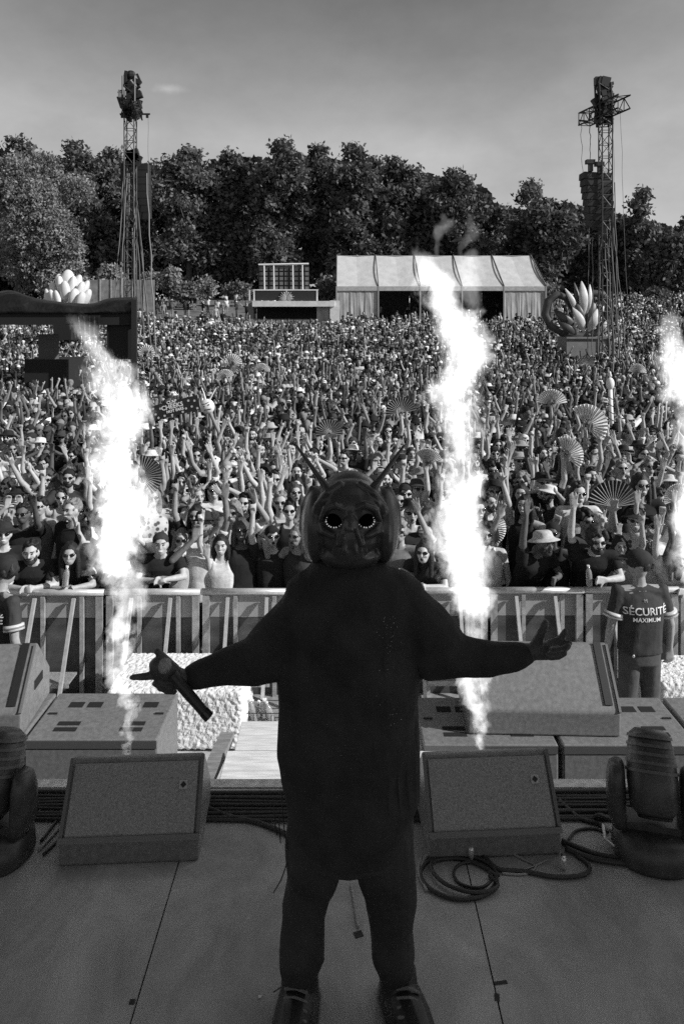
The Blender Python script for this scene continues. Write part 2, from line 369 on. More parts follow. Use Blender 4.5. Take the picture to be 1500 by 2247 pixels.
def make_top(pose, arms, sleeves):
    lean = pose[4]; b = MB(); t = lambda x, y, z: (x, y + torso_shift(lean, z), z - (.10 * max(0, (z - .95)) / .7 if lean else 0))
    p = lambda z, rx, ry: (*t(0, 0, z), rx, ry)
    g = .022
    b.rings([p(.84, .178 + g, .125 + g), p(.95, .172 + g, .12 + g), p(1.08, .158 + g, .112 + g), p(1.2, .172 + g, .12 + g), p(1.3, .18 + g, .122 + g), p(1.38, .175, .10), p(1.425, .12, .065)])
    if sleeves:
        b.tube([t(-.165, 0, 1.425), t(0, .015, 1.43), t(.165, 0, 1.425)], [.068, .06, .068], 8, True)
        for S, E, W, d in arms:
            k = .62; b.tube([S, S.lerp(E, .5), S.lerp(E, k)], [.07, .066, .068], 10)
            b.ell(S, .072)
    else:
        for s in (1, -1): b.tube([t(s * .085, -.09, 1.36), t(s * .095, -.03, 1.475), t(s * .095, .05, 1.46), t(s * .085, .1, 1.36)], .024, 6, True)
    return b
def make_trousers():
    b = MB()
    b.rings([(0, 0, .80, .17, .12), (0, 0, .9, .178, .125), (0, 0, 1.0, .165, .115)])
    for s in (1, -1): b.tube([(s * .085, 0, .88), (s * .10, -.01, .5), (s * .11, .012, .12)], [.1, .08, .072], 10)
    return b
def hair_shapes():
    D = {}
    def tuft(b, n, seed, r0=.016, r1=.028, zmax=1, back=False):
        q = random.Random(seed)
        for i in range(n):
            a, c = q.uniform(0, 6.28), q.uniform(-.35, 1); r = math.sqrt(max(0, 1 - c * c)); v = Vector((.080 * r * math.cos(a), .022 + .094 * r * math.sin(a), .034 + .094 * c))
            if v.y < -.05 and v.z < .075: continue
            b.ell(v, (q.uniform(r0, r1), q.uniform(r0, r1), q.uniform(r0, r1)), 6, 5)
        return b
    b = MB().ell((0, .022, .032), (.080, .094, .090), 14, 10); D['short'] = tuft(b, 60, 1)
    b = MB().ell((0, .018, .030), (.088, .104, .100), 14, 10)
    b.tube([(0, .07, .0), (0, .10, -.12), (0, .10, -.27)], [.085, .09, .07], 10, True)
    for s in (1, -1): b.tube([(s * .07, .0, .05), (s * .088, .0, -.08), (s * .09, .0, -.26)], [.03, .035, .026], 8, True)
    D['long'] = tuft(b, 40, 2, .014, .022)
    b = MB().ell((0, .02, .035), (.085, .10, .1), 12, 8); q = random.Random(3)
    for i in range(60):
        a, c = q.uniform(0, 6.28), q.uniform(-.5, 1); r = math.sqrt(max(0, 1 - c * c))
        v = Vector((.098 * r * math.cos(a), .02 + .112 * r * math.sin(a), .04 + .105 * c))
        if v.y < -.06 and v.z < .07: continue
        b.ell(v, q.uniform(.02, .034), 6, 5)
    D['curly'] = b
    b = MB().ell((0, .018, .032), (.085, .100, .096), 14, 10); b.ell((0, .05, .135), (.04, .04, .036), 10, 8); D['bun'] = tuft(b, 20, 5)
    b = MB().ell((0, .008, .045), (.088, .104, .085), 14, 10)
    b.ell((0, -.115, .055), (.068, .075, .010), 14, 6, Matrix.Rotation(R(12), 3, 'X')); D['cap'] = b
    b = MB().ell((0, .008, .045), (.088, .104, .085), 14, 10)
    b.ell((0, .125, .04), (.066, .072, .010), 14, 6, Matrix.Rotation(R(-14), 3, 'X')); D['backcap'] = b
    b = MB().rings([(0, 0, .028, .165, .175), (0, 0, .034, .160, .170), (0, 0, .062, .098, .114), (0, 0, .12, .086, .1), (0, 0, .138, .06, .07)], 18)
    D['bucket'] = b
    b = MB().rings([(0, 0, .05, .19, .205), (0, 0, .058, .19, .205), (0, 0, .062, .096, .112), (0, 0, .14, .082, .1), (0, 0, .158, .05, .07)], 18)
    D['brimhat'] = b
    b = MB().ell((0, .018, .030), (.084, .100, .096), 14, 10); b.rings([(0, 0, .045, .086, .105), (0, 0, .075, .084, .103)], 16); D['headband'] = b
    return D
def face_shapes():
    D = {}
    b = MB()
    for s in (1, -1): b.ell((s * .035, -.094, .012), (.030, .014, .021), 10, 6)
    b.tube([(-.03, -.098, .018), (.03, -.098, .018)], .005, 6)
    for s in (1, -1): b.tube([(s * .062, -.088, .018), (s * .083, .0, .012)], .004, 5)
    D['sunglasses'] = b
    b = MB()
    for s in (1, -1):
        b.ell((s * .031, -.094, .010), (.013, .008, .007), 8, 5)
        b.tube([(s * .015, -.103, .031), (s * .05, -.096, .033)], .0045, 5, True)
    D['eyes'] = b
    D['mouth'] = MB().ell((0, -.094, -.062), (.019, .010, .016), 10, 6)
    D['smile'] = MB().ell((0, -.096, -.056), (.023, .007, .007), 10, 6)
    b = MB().ell((0, -.032, -.080), (.060, .066, .050), 12, 8); b.tube([(-.025, -.098, -.042), (.025, -.098, -.042)], .007, 6, True)
    for s in (1, -1): b.ell((s * .05, -.03, -.05), (.022, .045, .05), 8, 6)
    D['beard'] = b
    return D

BODY = []; jobs = []
for p in POSES:
    b, arms, hd = make_body(p); jobs.append((b, .0088, 3, 7000)); BODY.append([p, arms, hd])
for p, B in zip(POSES, BODY): jobs.append((make_top(p, B[1], True), .015, 3, 2200))
for p, B in zip(POSES, BODY): jobs.append((make_top(p, B[1], False), .015, 3, 1600))
HS = hair_shapes(); FS = face_shapes(); HK = list(HS); FK = list(FS)
for k in HK: jobs.append((HS[k], .008 if k in ('short', 'long', 'curly', 'bun') else .010, 1 if k in ('short', 'long', 'curly', 'bun') else 2, 1100))
jobs.append((make_trousers(), .016, 3, 1500))
res = eval_meshes(jobs); n = len(POSES)
PB, PT, PK = res[:n], res[n:2 * n], res[2 * n:3 * n]
HM = dict(zip(HK, res[3 * n:3 * n + len(HK)])); TR = res[-1]
FM = {k: FS[k].mesh(k, True) for k in FK}
for m_ in PB: m_.name = 'person_body'; m_.materials.append(M_skin)
for m_ in PT + PK + [TR]: m_.materials.append(M_cloth)
for k, m_ in HM.items(): m_.materials.append(M_hair if k in ('short', 'long', 'curly', 'bun') else M_hat)
for k, m_ in FM.items(): m_.materials.append({'sunglasses': M_lens, 'eyes': M_mouth, 'mouth': M_mouth, 'smile': mat('teeth', .7, .4), 'beard': mat('beard', .03, .8)}[k])
M_frame_w = mat('white_plastic', .75, .4)

def person(loc, yaw, sc, v, mirror, skin, top, topc, head, headc, glasses, mouth, label, group='festival crowd pressed up to the barrier', beard=False, headyaw=0, pants=.03, tilt=0, legs=True, pat=None):
    o = ob('person', PB[v], color=skin); o.location = loc; o.scale = (-sc if mirror else sc, sc, sc); o.rotation_euler = (R(tilt), 0, yaw)
    tag(o, label, 'person', group)
    if top: ob('shirt' if top == 'shirt' else 'vest_top', (PT if top == 'shirt' else PK)[v], parent=o, color=topc)
    if pat is not None and top:
        c_ = o.children[0]; c_.material_slots[0].link = 'OBJECT'; c_.material_slots[0].material = M_prints[pat]
    if legs: ob('trousers', TR, parent=o, color=pants)
    hd = BODY[v][2]
    if headyaw == 0 or True:
        nm = 'hair' if head in ('short', 'long', 'curly', 'bun') else ('headband' if head == 'headband' else 'hat')
        h = ob(nm, HM[head], parent=o, loc=hd, color=headc)
        if nm == 'hat': h.rotation_euler = (R(-12), 0, 0)
    f = ob('sunglasses' if glasses else 'eyes', FM['sunglasses' if glasses else 'eyes'], parent=o, loc=hd)
    if mouth: ob('mouth', FM[mouth], parent=o, loc=hd)
    if beard: ob('beard', FM['beard'], parent=o, loc=hd)
    return o

TONES = [(.022, 'black'), (.022, 'black'), (.022, 'black'), (.03, 'black'), (.05, 'charcoal'), (.14, 'grey'), (.3, 'light grey'), (.7, 'white'), (.62, 'white')]
HEADN = dict(short='short hair', long='long hair', curly='curly hair', bun='hair bun', cap='cap', backcap='backwards cap', bucket='bucket hat', brimhat='wide-brimmed hat', headband='headband')
ARMN = ['both arms up', 'vee sign held high', 'arms down', 'horns sign raised', 'one palm raised', 'finger pointing up', 'arms spread high', 'vee sign', 'hands clasped', 'shouting through a hand', 'fists forward', 'two hand signs up', 'leaning on the rail', 'waving over the rail', 'hand sign over the rail', 'one hand waving', 'one fist up', 'cupping the mouth', 'arms at sides', 'fist up', 'two arms up crookedly', 'pointing at the stage', 'one arm arched overhead', 'both hands up low', 'horns and a fist', 'one arm flung sideways', 'vee sign out sideways', 'hands on head']
ORD = 'first second third fourth fifth sixth seventh eighth ninth tenth eleventh twelfth thirteenth fourteenth fifteenth'.split()
LM = [(-99, 'left picture edge'), (265, 'left flame'), (768, 'masked performer'), (1010, 'centre flame'), (1490, 'right flame')]
def landmark(px):
    i = max(k for k in range(5) if LM[k][0] <= px); return i
people = []     # (row, px, kwargs)
def say(px, head, headc, topc, top, v, glasses):
    tn = min(TONES, key=lambda t: abs(t[0] - topc))[1]
    hn = HEADN[head]
    if head not in ('short', 'long', 'curly', 'bun'): hn = ('pale ' if headc > .25 else 'dark ') + hn
    elif headc > .12: hn = 'fair ' + hn
    return f"{tn} {'tee' if top == 'shirt' else ('vest' if top else 'bare chest')}, {hn}{', sunglasses' if glasses else ''}, {ARMN[v]}"
def rand_person(row, x, y, **kw):
    r = rnd
    far = row > 6
    v = kw.get('v')
    if v is None: v = r.choice([0, 0, 1, 2, 3, 4, 5, 6, 7, 8, 9, 10, 11, 11, 15, 16, 17, 18, 19, 1, 3, 5, 20, 21, 22, 23, 24, 25, 26, 27, 20, 24, 22]) if row > 0 else r.choice([12, 13, 14, 12, 14, 9, 5, 3])
    top = kw.get('top', r.choice(['shirt', 'shirt', 'vest', 'vest', 'shirt']))
    topc = kw.get('topc', r.choice(TONES)[0])
    head = kw.get('head', r.choice(['short', 'short', 'short', 'long', 'long', 'curly', 'bun', 'cap', 'cap', 'backcap', 'bucket', 'brimhat', 'short', 'curly']))
    headc = kw.get('headc', (r.choice([.012, .015, .02, .03, .05, .2]) if head in ('short', 'long', 'curly', 'bun', 'headband') else r.choice([.02, .02, .03, .05, .3, .65])))
    gl = kw.get('glasses', r.random() < .55)
    mo = kw.get('mouth', r.choice(['mouth', 'smile', None, 'mouth', 'smile']))
    people.append(dict(row=row, px=750 + x / y * 1600, x=x, y=y, v=v, top=top, topc=topc, head=head, headc=headc, gl=gl, mo=mo,
                       skin=kw.get('skin', r.choice([.50, .46, .42, .38, .32, .44, .11])), sc=kw.get('sc', r.uniform(.93, 1.05)), yaw=kw.get('yaw', r.gauss(0, .28) - x * .02),
                       mirror=kw.get('mirror', r.random() < .5), beard=kw.get('beard', r.random() < .2 and head not in ('long', 'bun')), extra=kw.get('extra'), pat=r.choice([None] * 9 + [0, 1, 2, 3]) if top and not kw.get('topc') else None))
# front row, as in the photograph (pixel x of the head, and what marks each one out)
FR = [(8, dict(v=8, head='bucket', headc=.03, topc=.022, gl=1)), (83, dict(v=12, head='short', headc=.015, topc=.022, top='shirt', gl=1, mo=None, sc=.98)),
      (160, dict(v=14, head='long', headc=.02, topc=.022, glasses=True)), (225, dict(v=8, head='cap', headc=.03, topc=.022)),
      (352, dict(v=14, head='backcap', headc=.04, topc=.022, top='shirt', glasses=False, mouth='smile', sc=1.0)),
      (398, dict(v=15, head='long', headc=.2, topc=.5, sc=.93)), (446, dict(v=9, head='brimhat', headc=.03, topc=.65, beard=True, mouth='mouth', glasses=False, skin=.2)),
      (484, dict(v=1, head='long', headc=.015, topc=.6, top='vest', glasses=False, mouth='smile', sc=.9)), (530, dict(v=2, head='long', headc=.08, topc=.022, top='vest', glasses=True, mouth='smile')),
      (600, dict(v=5, head='cap', headc=.02, topc=.03, glasses=True)), (655, dict(v=5, head='long', headc=.2, topc=.05)),
      (872, dict(v=19, head='curly', headc=.22, topc=.2, glasses=True)), (938, dict(v=14, head='long', headc=.03, topc=.04, mouth='mouth')),
      (1005, dict(v=6, head='short', headc=.03, topc=.6)), (1065, dict(v=7, head='short', headc=.02, topc=.7, top='vest')),
      (1148, dict(v=13, head='bucket', headc=.5, topc=.022, top='shirt', beard=True, mouth='mouth', glasses=False, mirror=False, sc=1.02)),
      (1210, dict(v=2, head='backcap', headc=.02, topc=.022, skin=.1, sc=.97)),
      (1290, dict(v=13, head='curly', headc=.03, topc=.022, top='shirt', glasses=True, mouth='mouth', mirror=False, sc=1.05)),
      (1360, dict(v=11, head='long', headc=.015, topc=.3, glasses=False, mouth='smile', sc=.9)),
      (1424, dict(v=1, head='short', headc=.22, topc=.5, top='vest', glasses=True, mouth='mouth', sc=.92, extra='white frames')),
      (1472, dict(v=13, head='long', headc=.2, topc=.6, sc=.92))]
for px, kw in FR:
    kw.pop('gl', None); kw.pop('mo', None)
    y = 8.08 + rnd.uniform(0, .08); rand_person(0, (px - 750) / 1600 * y, y, **kw)
rows = 12
for k in range(1, rows):
    y0 = 8.30 + .42 + .58 * (k - 1); hw = .469 * y0 + .25; sp = .50 + .006 * k; nx = int(2 * hw / sp)
    for i in range(nx):
        x = -hw + (i + .5 * (k % 2) + rnd.uniform(.2, .8)) * 2 * hw / nx; y = y0 + rnd.uniform(-.2, .2)
        px = 750 + x / y * 1600
        if px < -15 or px > 1515: continue
        if 690 < px < 850 and k < 4: continue                # wholly behind the masked performer
        if 715 < px < 820 and k < 7: continue
        rand_person(k, x, y)
# label each one by its look, then by where it stands
people.sort(key=lambda p: (p['row'], p['px']))
cnt = {}
for p in people:
    i = landmark(p['px']); key = (p['row'], i); cnt[key] = cnt.get(key, 0) + 1
    PT_ = lambda s: s if p['pat'] is None else 'patterned ' + s.split(' ', 1)[1] if not s.startswith('light grey') else 'patterned ' + s.split(' ', 2)[2]
    look = PT_(say(p['px'], p['head'], p['headc'], p['topc'], p['top'], p['v'], p['gl']))
    where = f"{ORD[p['row']]} row, {ORD[cnt[key] - 1] if cnt[key] <= 15 else 'last'} along from the {LM[i][1]}" if i else f"{ORD[p['row']]} row, {ORD[cnt[key] - 1]} in from the picture edge"
    lab = look + ', ' + where
    w = lab.replace(',', '').split()
    if len(w) > 16:
        look = PT_(say(p['px'], p['head'], p['headc'], p['topc'], p['top'], p['v'], False))
        lab = look + ', ' + where
        if len(lab.split()) > 16: lab = look.split(', ')[0] + ', ' + look.split(', ')[1] + ', ' + where
    if len(lab.split()) > 16: lab = look.split(', ')[1] + ', ' + where
    o = person((p['x'], p['y'], -1.5), p['yaw'], p['sc'], p['v'], p['mirror'], p['skin'], p['top'], p['topc'], p['head'], p['headc'], p['gl'], p['mo'], lab, beard=p['beard'], tilt=-rnd.uniform(0, 5), pat=p['pat'])
    if p['extra'] == 'white frames':
        for c in o.children:
            if c.name.startswith('sunglasses'):
                me = c.data.copy(); me.materials.clear(); me.materials.append(M_frame_w); c.data = me
                [ob('lens', MB().ell((s_ * .035, -.104, .012), (.019, .008, .013), 8, 6), M_lens, c) for s_ in (1, -1)]

# ------------------------------------------------------------------ the crowd further back: one mass
def lod(meshes, tris):
    out = []
    for m_ in eval_meshes([(m_.copy(), 0, 0, tris) for m_ in meshes]):
        m_.calc_loop_triangles()
        v = np.empty(len(m_.vertices) * 3, 'f'); m_.vertices.foreach_get('co', v)
        t = np.empty(len(m_.loop_triangles) * 3, 'i'); m_.loop_triangles.foreach_get('vertices', t)
        out.append((v.reshape(-1, 3).copy(), t.reshape(-1, 3).copy()))
    return out
hk = list(HM)
LODS = []
for bt, tt, ht in ((620, 120, 70), (230, 60, 30)):
    LODS.append((lod(PB, bt), lod(PT, tt), lod([HM[k] for k in hk], ht), lod([FM['sunglasses']], 40)[0]))
rng = np.random.default_rng(5)
VV, TT, CC = [], [], []; off = 0
def put(v, t, col, M, pos, sc):
    global off
    VV.append((v * sc) @ M.T + pos); TT.append(t + off); CC.append(col if hasattr(col, 'shape') else np.full(len(v), col, 'f')); off += len(v)
def blocked(x, y):
    px = 750 + x / y * 1600
    if 61 < y < 72 and 735 < px < 1200: return not (835 < px < 1100 and rng.random() < .5)
    if 54.5 < y < 59 and 540 < px < 745: return True
    if 36.6 < y < 39.5 and 1215 < px < 1335: return True
    if 37 < y < 39 and 275 < px < 300: return True
    if px < 302 and 23.8 < y < 31: return rng.random() < .55
    return False
y = 8.30 + .42 + .58 * 11 + .05
while y < 90:
    dens = 1.0 if y < 52 else max(.04, 1 - (y - 52) / 9)
    sp = .50 if y < 30 else .56
    hw = .475 * y + .3; nx = int(2 * hw / sp)
    for i in range(nx):
        if y > 58:
            px_ = 750 + (-hw + i * sp) / y * 1600
            if rng.random() > (.35 if px_ > 1330 else (.05 if px_ > 340 and px_ < 560 else .12)): continue
        elif rng.random() > dens: continue
        x = -hw + (i + rng.uniform(.1, .9)) * 2 * hw / nx; yy = y + rng.uniform(-.2, .2)
        if blocked(x, yy): continue
        L = LODS[0] if y < 27 else LODS[1]
        up = rng.random() < max(.10, .55 - (y - 16) * .016)
        v = int(rng.choice([0, 1, 3, 4, 5, 6, 7, 9, 10, 11, 16, 19, 20, 21, 22, 23, 24, 25] if up else [2, 8, 15, 17, 18, 7, 2, 26]))
        a = rng.normal(0, .35) if y < 55 else rng.uniform(-3, 3); sc = rng.uniform(.92, 1.06); c, s = math.cos(a), math.sin(a); mx = -1 if rng.random() < .5 else 1
        M = np.array([[c * mx, -s, 0], [s * mx, c, 0], [0, 0, 1]], 'f'); pos = np.array([x, yy, gz(yy)], 'f')
        skin = float(rng.choice([.44, .32, .24, .18, .14, .06])); topc = float(rng.choice([.015, .015, .015, .02, .02, .02, .03, .03, .12, .5, .7, .75])); k = int(rng.integers(len(hk)))
        vb, tb = L[0][v]; tbb = tb if mx == 1 else tb[:, ::-1]
        put(vb, tbb, np.where(vb[:, 2] < .9, np.float32(rng.choice([.03, .04, .1, .3])), np.float32(skin)), M, pos, sc)
        if rng.random() < .88:
            vt, t2 = L[1][v]; put(vt, t2 if mx == 1 else t2[:, ::-1], topc, M, pos, sc)
        vh, th = L[2][k]; hc = float(rng.choice([.015, .02, .03, .05, .2]) if hk[k] in ('short', 'long', 'curly', 'bun', 'headband') else rng.choice([.015, .02, .05, .4, .75]))
        put(vh + np.array(BODY[v][2], 'f'), th if mx == 1 else th[:, ::-1], hc, M, pos, sc)
        if y < 24 and rng.random() < .6:
            vh, th = L[3]; put(vh + np.array(BODY[v][2], 'f'), th, .012, M, pos, sc)
    y += .60 if y < 30 else .72
V = np.concatenate(VV).astype('f'); T = np.concatenate(TT).astype('i'); C = np.concatenate(CC).astype('f')
cm = bpy.data.meshes.new('crowd'); cm.vertices.add(len(V)); cm.vertices.foreach_set('co', V.ravel())
cm.loops.add(len(T) * 3); cm.loops.foreach_set('vertex_index', T.ravel())
cm.polygons.add(len(T)); cm.polygons.foreach_set('loop_start', np.arange(0, len(T) * 3, 3, dtype='i'))
cm.polygons.foreach_set('use_smooth', np.ones(len(T), bool))
at = cm.attributes.new('tone', 'FLOAT', 'POINT'); at.data.foreach_set('value', C)
cm.update(); cm.validate()
print('crowd tris', len(T), 'people', len(people))
mc = bpy.data.materials.new('crowd_clothes_and_skin'); mc.use_nodes = True; N = mc.node_tree.nodes; b_ = N['Principled BSDF']; b_.inputs['Roughness'].default_value = .8; b_.inputs['Specular IOR Level'].default_value = .2
a_ = N.new('ShaderNodeAttribute'); a_.attribute_name = 'tone'; mc.node_tree.links.new(a_.outputs['Fac'], b_.inputs['Base Color'])
tag(ob('crowd', cm, mc), 'dense festival crowd filling the field and hillside', 'crowd', kind='stuff')
# ------------------------------------------------------------------ masked performer
D0 = 2.6; PX = D0 / 1600
def Q(x, y, dy=0.0): return P(x, y, D0 + dy)
def performer():
    root = empty('person', (P(768, 0, D0).x, D0, 0)); tag(root, 'masked performer in oversized black clothes, arms spread, back to no one, facing the camera', 'person')
    root['label'] = 'masked performer in baggy black clothes on the stage, arms spread wide, holding a microphone'
    Rt = root.location
    T = lambda v: Vector(v) - Rt
    jobs = []
    # body: hands, neck, legs inside clothes
    b = MB()
    b.tube([T(Q(768, 1300)), T(Q(768, 1225, .02))], [.075, .065], 10, True)
    b.rings([(0, .0, T(Q(0, 1880)).z, .17, .11), (0, 0, T(Q(0, 1600)).z, .17, .115), (0, 0, T(Q(0, 1400)).z, .19, .12), (0, 0, T(Q(0, 1300)).z, .19, .09)])
    for a in ([(690, 1850), (672, 1980), (658, 2140)], [(845, 1850), (856, 1980), (872, 2140)]):
        b.tube([T(Q(x, y, .02)) for x, y in a], [.085, .062, .045], 10, True)
    b.tube([T(Q(660, 1310)), T(Q(598, 1435, -.02)), T(Q(500, 1468, -.04)), T(Q(405, 1490, -.06))], [.06, .045, .04, .03], 10, True)
    b.tube([T(Q(890, 1320)), T(Q(1000, 1425, -.03)), T(Q(1090, 1438, -.06)), T(Q(1165, 1432, -.08))], [.06, .048, .042, .031], 10, True)
    # hand with the microphone: fist, index finger and thumb out
    hr = []
    w = T(Q(405, 1488, -.06)); px = lambda x, y, dy: T(Q(x, y, dy))
    b.tube([w, px(365, 1472, -.08), px(347, 1464, -.09)], [.030, .038, .034], 10, True, .8)
    b.tube([px(385, 1470, -.08), px(362, 1447, -.09), px(345, 1430, -.10)], [.018, .0155, .0125], 8, True)          # thumb up
    b.tube([px(350, 1480, -.09), px(320, 1485, -.10), px(290, 1487, -.11)], [.0165, .0135, .0105], 8, True)         # index out
    for i, (x, y) in enumerate(((345, 1462), (352, 1498), (362, 1508), (376, 1514))):                              # curled fingers
        b.tube([px(x + 16, y - 14, -.07), px(x - 6, y - 4, -.095), px(x - 12, y + 2, -.075) if i else px(x - 2, y - 8, -.12), px(x + 6, y + 4, -.06)], [.017, .015, .0135, .012], 8, True)
    b.ell(px(345, 1462, -.10), (.028, .03, .03), 10, 8)
    # open hand
    w = T(Q(1165, 1432, -.08))
    b.tube([w, px(1195, 1428, -.09), px(1212, 1425, -.10)], [.032, .040, .036], 10, True, .75)
    b.tube([px(1172, 1420, -.09), px(1184, 1396, -.10), px(1196, 1368, -.11)], [.020, .0165, .0135], 8, True)
    for (x1, y1, x2, y2, x3, y3, dy) in ((1208, 1412, 1228, 1405, 1240, 1385, .0), (1214, 1420, 1236, 1418, 1249, 1412, -.02), (1212, 1430, 1234, 1427, 1247, 1418, -.045), (1204, 1440, 1224, 1440, 1238, 1434, -.06)):
        b.tube([px(x1, y1, -.09 + dy), px(x2, y2, -.10 + dy), px(x3, y3, -.11 + dy)], [.0155, .0135, .0105], 8, True)
    jobs.append((b, .0052, 3, 16000))
    # shirt
    b = MB(); zz = lambda y: T(Q(0, y)).z
    b.rings([(0, 0, zz(1868), .170, .12), (.004, 0, zz(1850), .198, .14), (.004, 0, zz(1800), .218, .152), (.006, 0, zz(1740), .234, .158), (-.004, 0, zz(1650), .248, .16), (-.004, 0, zz(1550), .25, .165), (-.002, 0, zz(1450), .25, .165),
             (0, 0, zz(1380), .25, .16), (0, .0, zz(1320), .245, .15), (.002, .01, zz(1278), .21, .125), (.0, .01, zz(1250), .15, .115), (0, .01, zz(1226), .105, .09)], 28)
    b.tube([px(668, 1302, 0), px(768, 1278, .01), px(880, 1304, 0)], [.080, .085, .084], 12, True)
    b.tube([px(672, 1318, 0), px(634, 1375, -.01), px(590, 1432, -.02)], [.085, .092, .095], 14, True)
    b.tube([px(596, 1432, -.02), px(555, 1450, -.03), px(490, 1464, -.04), px(418, 1487, -.055)], [.092, .078, .052, .034], 14, True)
    b.tube([px(882, 1325, 0), px(930, 1372, -.01), px(972, 1420, -.03)], [.092, .095, .092], 14, True)
    b.tube([px(940, 1428, -.02), px(1000, 1436, -.03), px(1075, 1443, -.06), px(1150, 1437, -.08)], [.092, .078, .062, .042], 14, True)
    q = random.Random(11)
    jobs.append((b, .0085, 3, 16000))
    # trousers, gathered over the shoes
    b = MB()
    b.rings([(0, 0, zz(1790), .19, .13), (0, 0, zz(1840), .212, .14), (0, 0, zz(1868), .20, .13), (0, 0, zz(1885), .15, .10)], 24)
    b.tube([px(700, 1800, .0), px(692, 1870, .0), px(686, 1910, .0), px(677, 1955, .01), px(671, 2010, .02), px(660, 2092, .02), px(655, 2128, .02)], [.114, .112, .104, .088, .076, .080, .068], 16, True)
    b.tube([px(838, 1800, .0), px(840, 1870, .0), px(845, 1910, .0), px(852, 1955, .01), px(858, 2020, .02), px(866, 2098, .02), px(872, 2135, .02)], [.114, .112, .104, .090, .082, .076, .060], 16, True)
    for i in range(30):
        s = q.choice((0, 1)); x = (q.uniform(640, 690) if s == 0 else q.uniform(840, 885)); y = q.uniform(2060, 2122)
        b.tube([px(x - 16, y, -.02), px(x + 14, y + q.uniform(-10, 10), -.03)], .012, 6, True)
    jobs.append((b, .0085, 2, 11000))
    # shoes, chunky
    lace = []
    for cx, tx in ((656, -.03), (876, .075)):
        a = T(Q(cx, 0)); a = Vector((a.x, 0, 0)); b = MB()
        b.tube([a + Vector((0, .04, .13)), a + Vector((0, .05, .07))], [.068, .072], 10, True)
        b.tube([a + Vector((0, .07, .055)), a + Vector((tx * .5, -.07, .06)), a + Vector((tx, -.20, .05))], [.068, .074, .062], 12, True)
        b.tube([a + Vector((0, .08, .022)), a + Vector((tx * .5, -.07, .022)), a + Vector((tx, -.225, .022))], [.076, .084, .070], 12, True, .4)
        for k in range(4): b.tube([a + Vector((tx * .3 - .03, -.03 - k * .03, .112 - k * .006)), a + Vector((tx * .3 + .035, -.04 - k * .03, .112 - k * .006))], .006, 6, True)
        jobs.append((b, .005, 2, 4000)); lace.append((a, tx))
    # mask: a horned skull helmet
    b = MB(); c = lambda x, y, dy: px(x, y, dy)
    b.ell(c(768, 1128, .03), (88 * PX, .155, 86 * PX), 24, 18)
    b.ell(c(768, 1092, .05), (66 * PX, .13, 59 * PX), 20, 14)                         # crest shell
    for s in (1, -1):
        X = lambda x: 768 + s * (x - 768)
        b.ell(c(X(842), 1150, .04), (34 * PX, .13, 84 * PX), 18, 14)                # ear lobes
        b.tube([c(X(852), 1072, .03), c(X(868), 1110, .03), c(X(871), 1160, .04), c(X(858), 1205, .05)], [.012, .018, .018, .012], 8, True)
        b.tube([c(X(790), 1062, -.07), c(X(818), 1080, -.09), c(X(840), 1108, -.07), c(X(850), 1150, -.05)], [.012, .013, .013, .010], 8, True)     # hood rims
        b.tube([c(X(800), 1085, -.09), c(X(826), 1100, -.085), c(X(842), 1130, -.06), c(X(848), 1190, -.03)], [.010, .012, .012, .010], 8, True)
        b.tube([c(X(782), 1118, -.12), c(X(800), 1108, -.128), c(X(822), 1116, -.115), c(X(833), 1140, -.09)], [.010, .013, .013, .009], 8, True)  # brow
        b.tube([c(X(831), 1150, -.08), c(X(825), 1166, -.10), c(X(806), 1176, -.118)], [.012, .016, .011], 8, True)   # cheekbone
        b.ell(c(X(829), 1164, -.082), (.018, .02, .016), 10, 8)
        b.tube([c(X(776), 1140, -.135), c(X(784), 1170, -.14), c(X(793), 1195, -.125)], [.008, .009, .008], 8, True)   # nose sides
        for k in range(3):
            x0 = 778 + k * 11; b.tube([c(X(x0), 1184, -.125 + k * .012), c(X(x0 + 2), 1208, -.128 + k * .012), c(X(x0 - 1), 1232, -.10 + k * .01)], [.005, .0075, .006], 6, True)
        b.tube([c(X(838), 1172, -.04), c(X(834), 1210, -.04), c(X(812), 1240, -.05)], [.014, .016, .014], 8, True)    # jaw
    b.ell(c(768, 1178, .04), (92 * PX, .125, 66 * PX), 20, 14)                       # hood sides
    b.ell(c(768, 1212, -.03), (68 * PX, .085, 34 * PX), 18, 10)
    b.ell(c(768, 1110, -.03), (74 * PX, .10, 58 * PX), 20, 14)                        # forehead
    b.ell(c(768, 1200, -.04), (50 * PX, .085, 42 * PX), 18, 12)
    b.ell(c(768, 1170, -.045), (68 * PX, .085, 54 * PX), 18, 12)
    b.tube([c(768, 1128, -.125), c(768, 1160, -.15)], [.012, .014], 8, True)
    jobs.append((b, .0040, 4, 26000))
    h = []
    for s in (1, -1):
        X = lambda x: 768 + s * (x - 768); b = MB()
        b.tube([c(X(812), 1088, -.05), c(X(822), 1066, -.04), c(X(836), 1048, -.03), c(X(860), 1014, -.02), c(X(886), 978, -.01)], [.026, .016, .0105, .0078, .0048], 10, True)
        b.ell(c(X(811), 1082, -.045), (.026, .03, .018), 12, 8)
        jobs.append((b, .0026, 1, 3500))
    r = eval_meshes(jobs)
    M_hs = mat('performer_skin', .06, .5, 40, .2); M_sh = mat('black_jersey', .034, .8, 9, .3, .03, 5, spec=.25); M_tr = mat('black_track_fabric', .036, .75, 9, .3, .03, 6, spec=.3)
    M_mask = mat('moulded_mask', .05, .34, 6, .2, 0, 60, spec=.6)
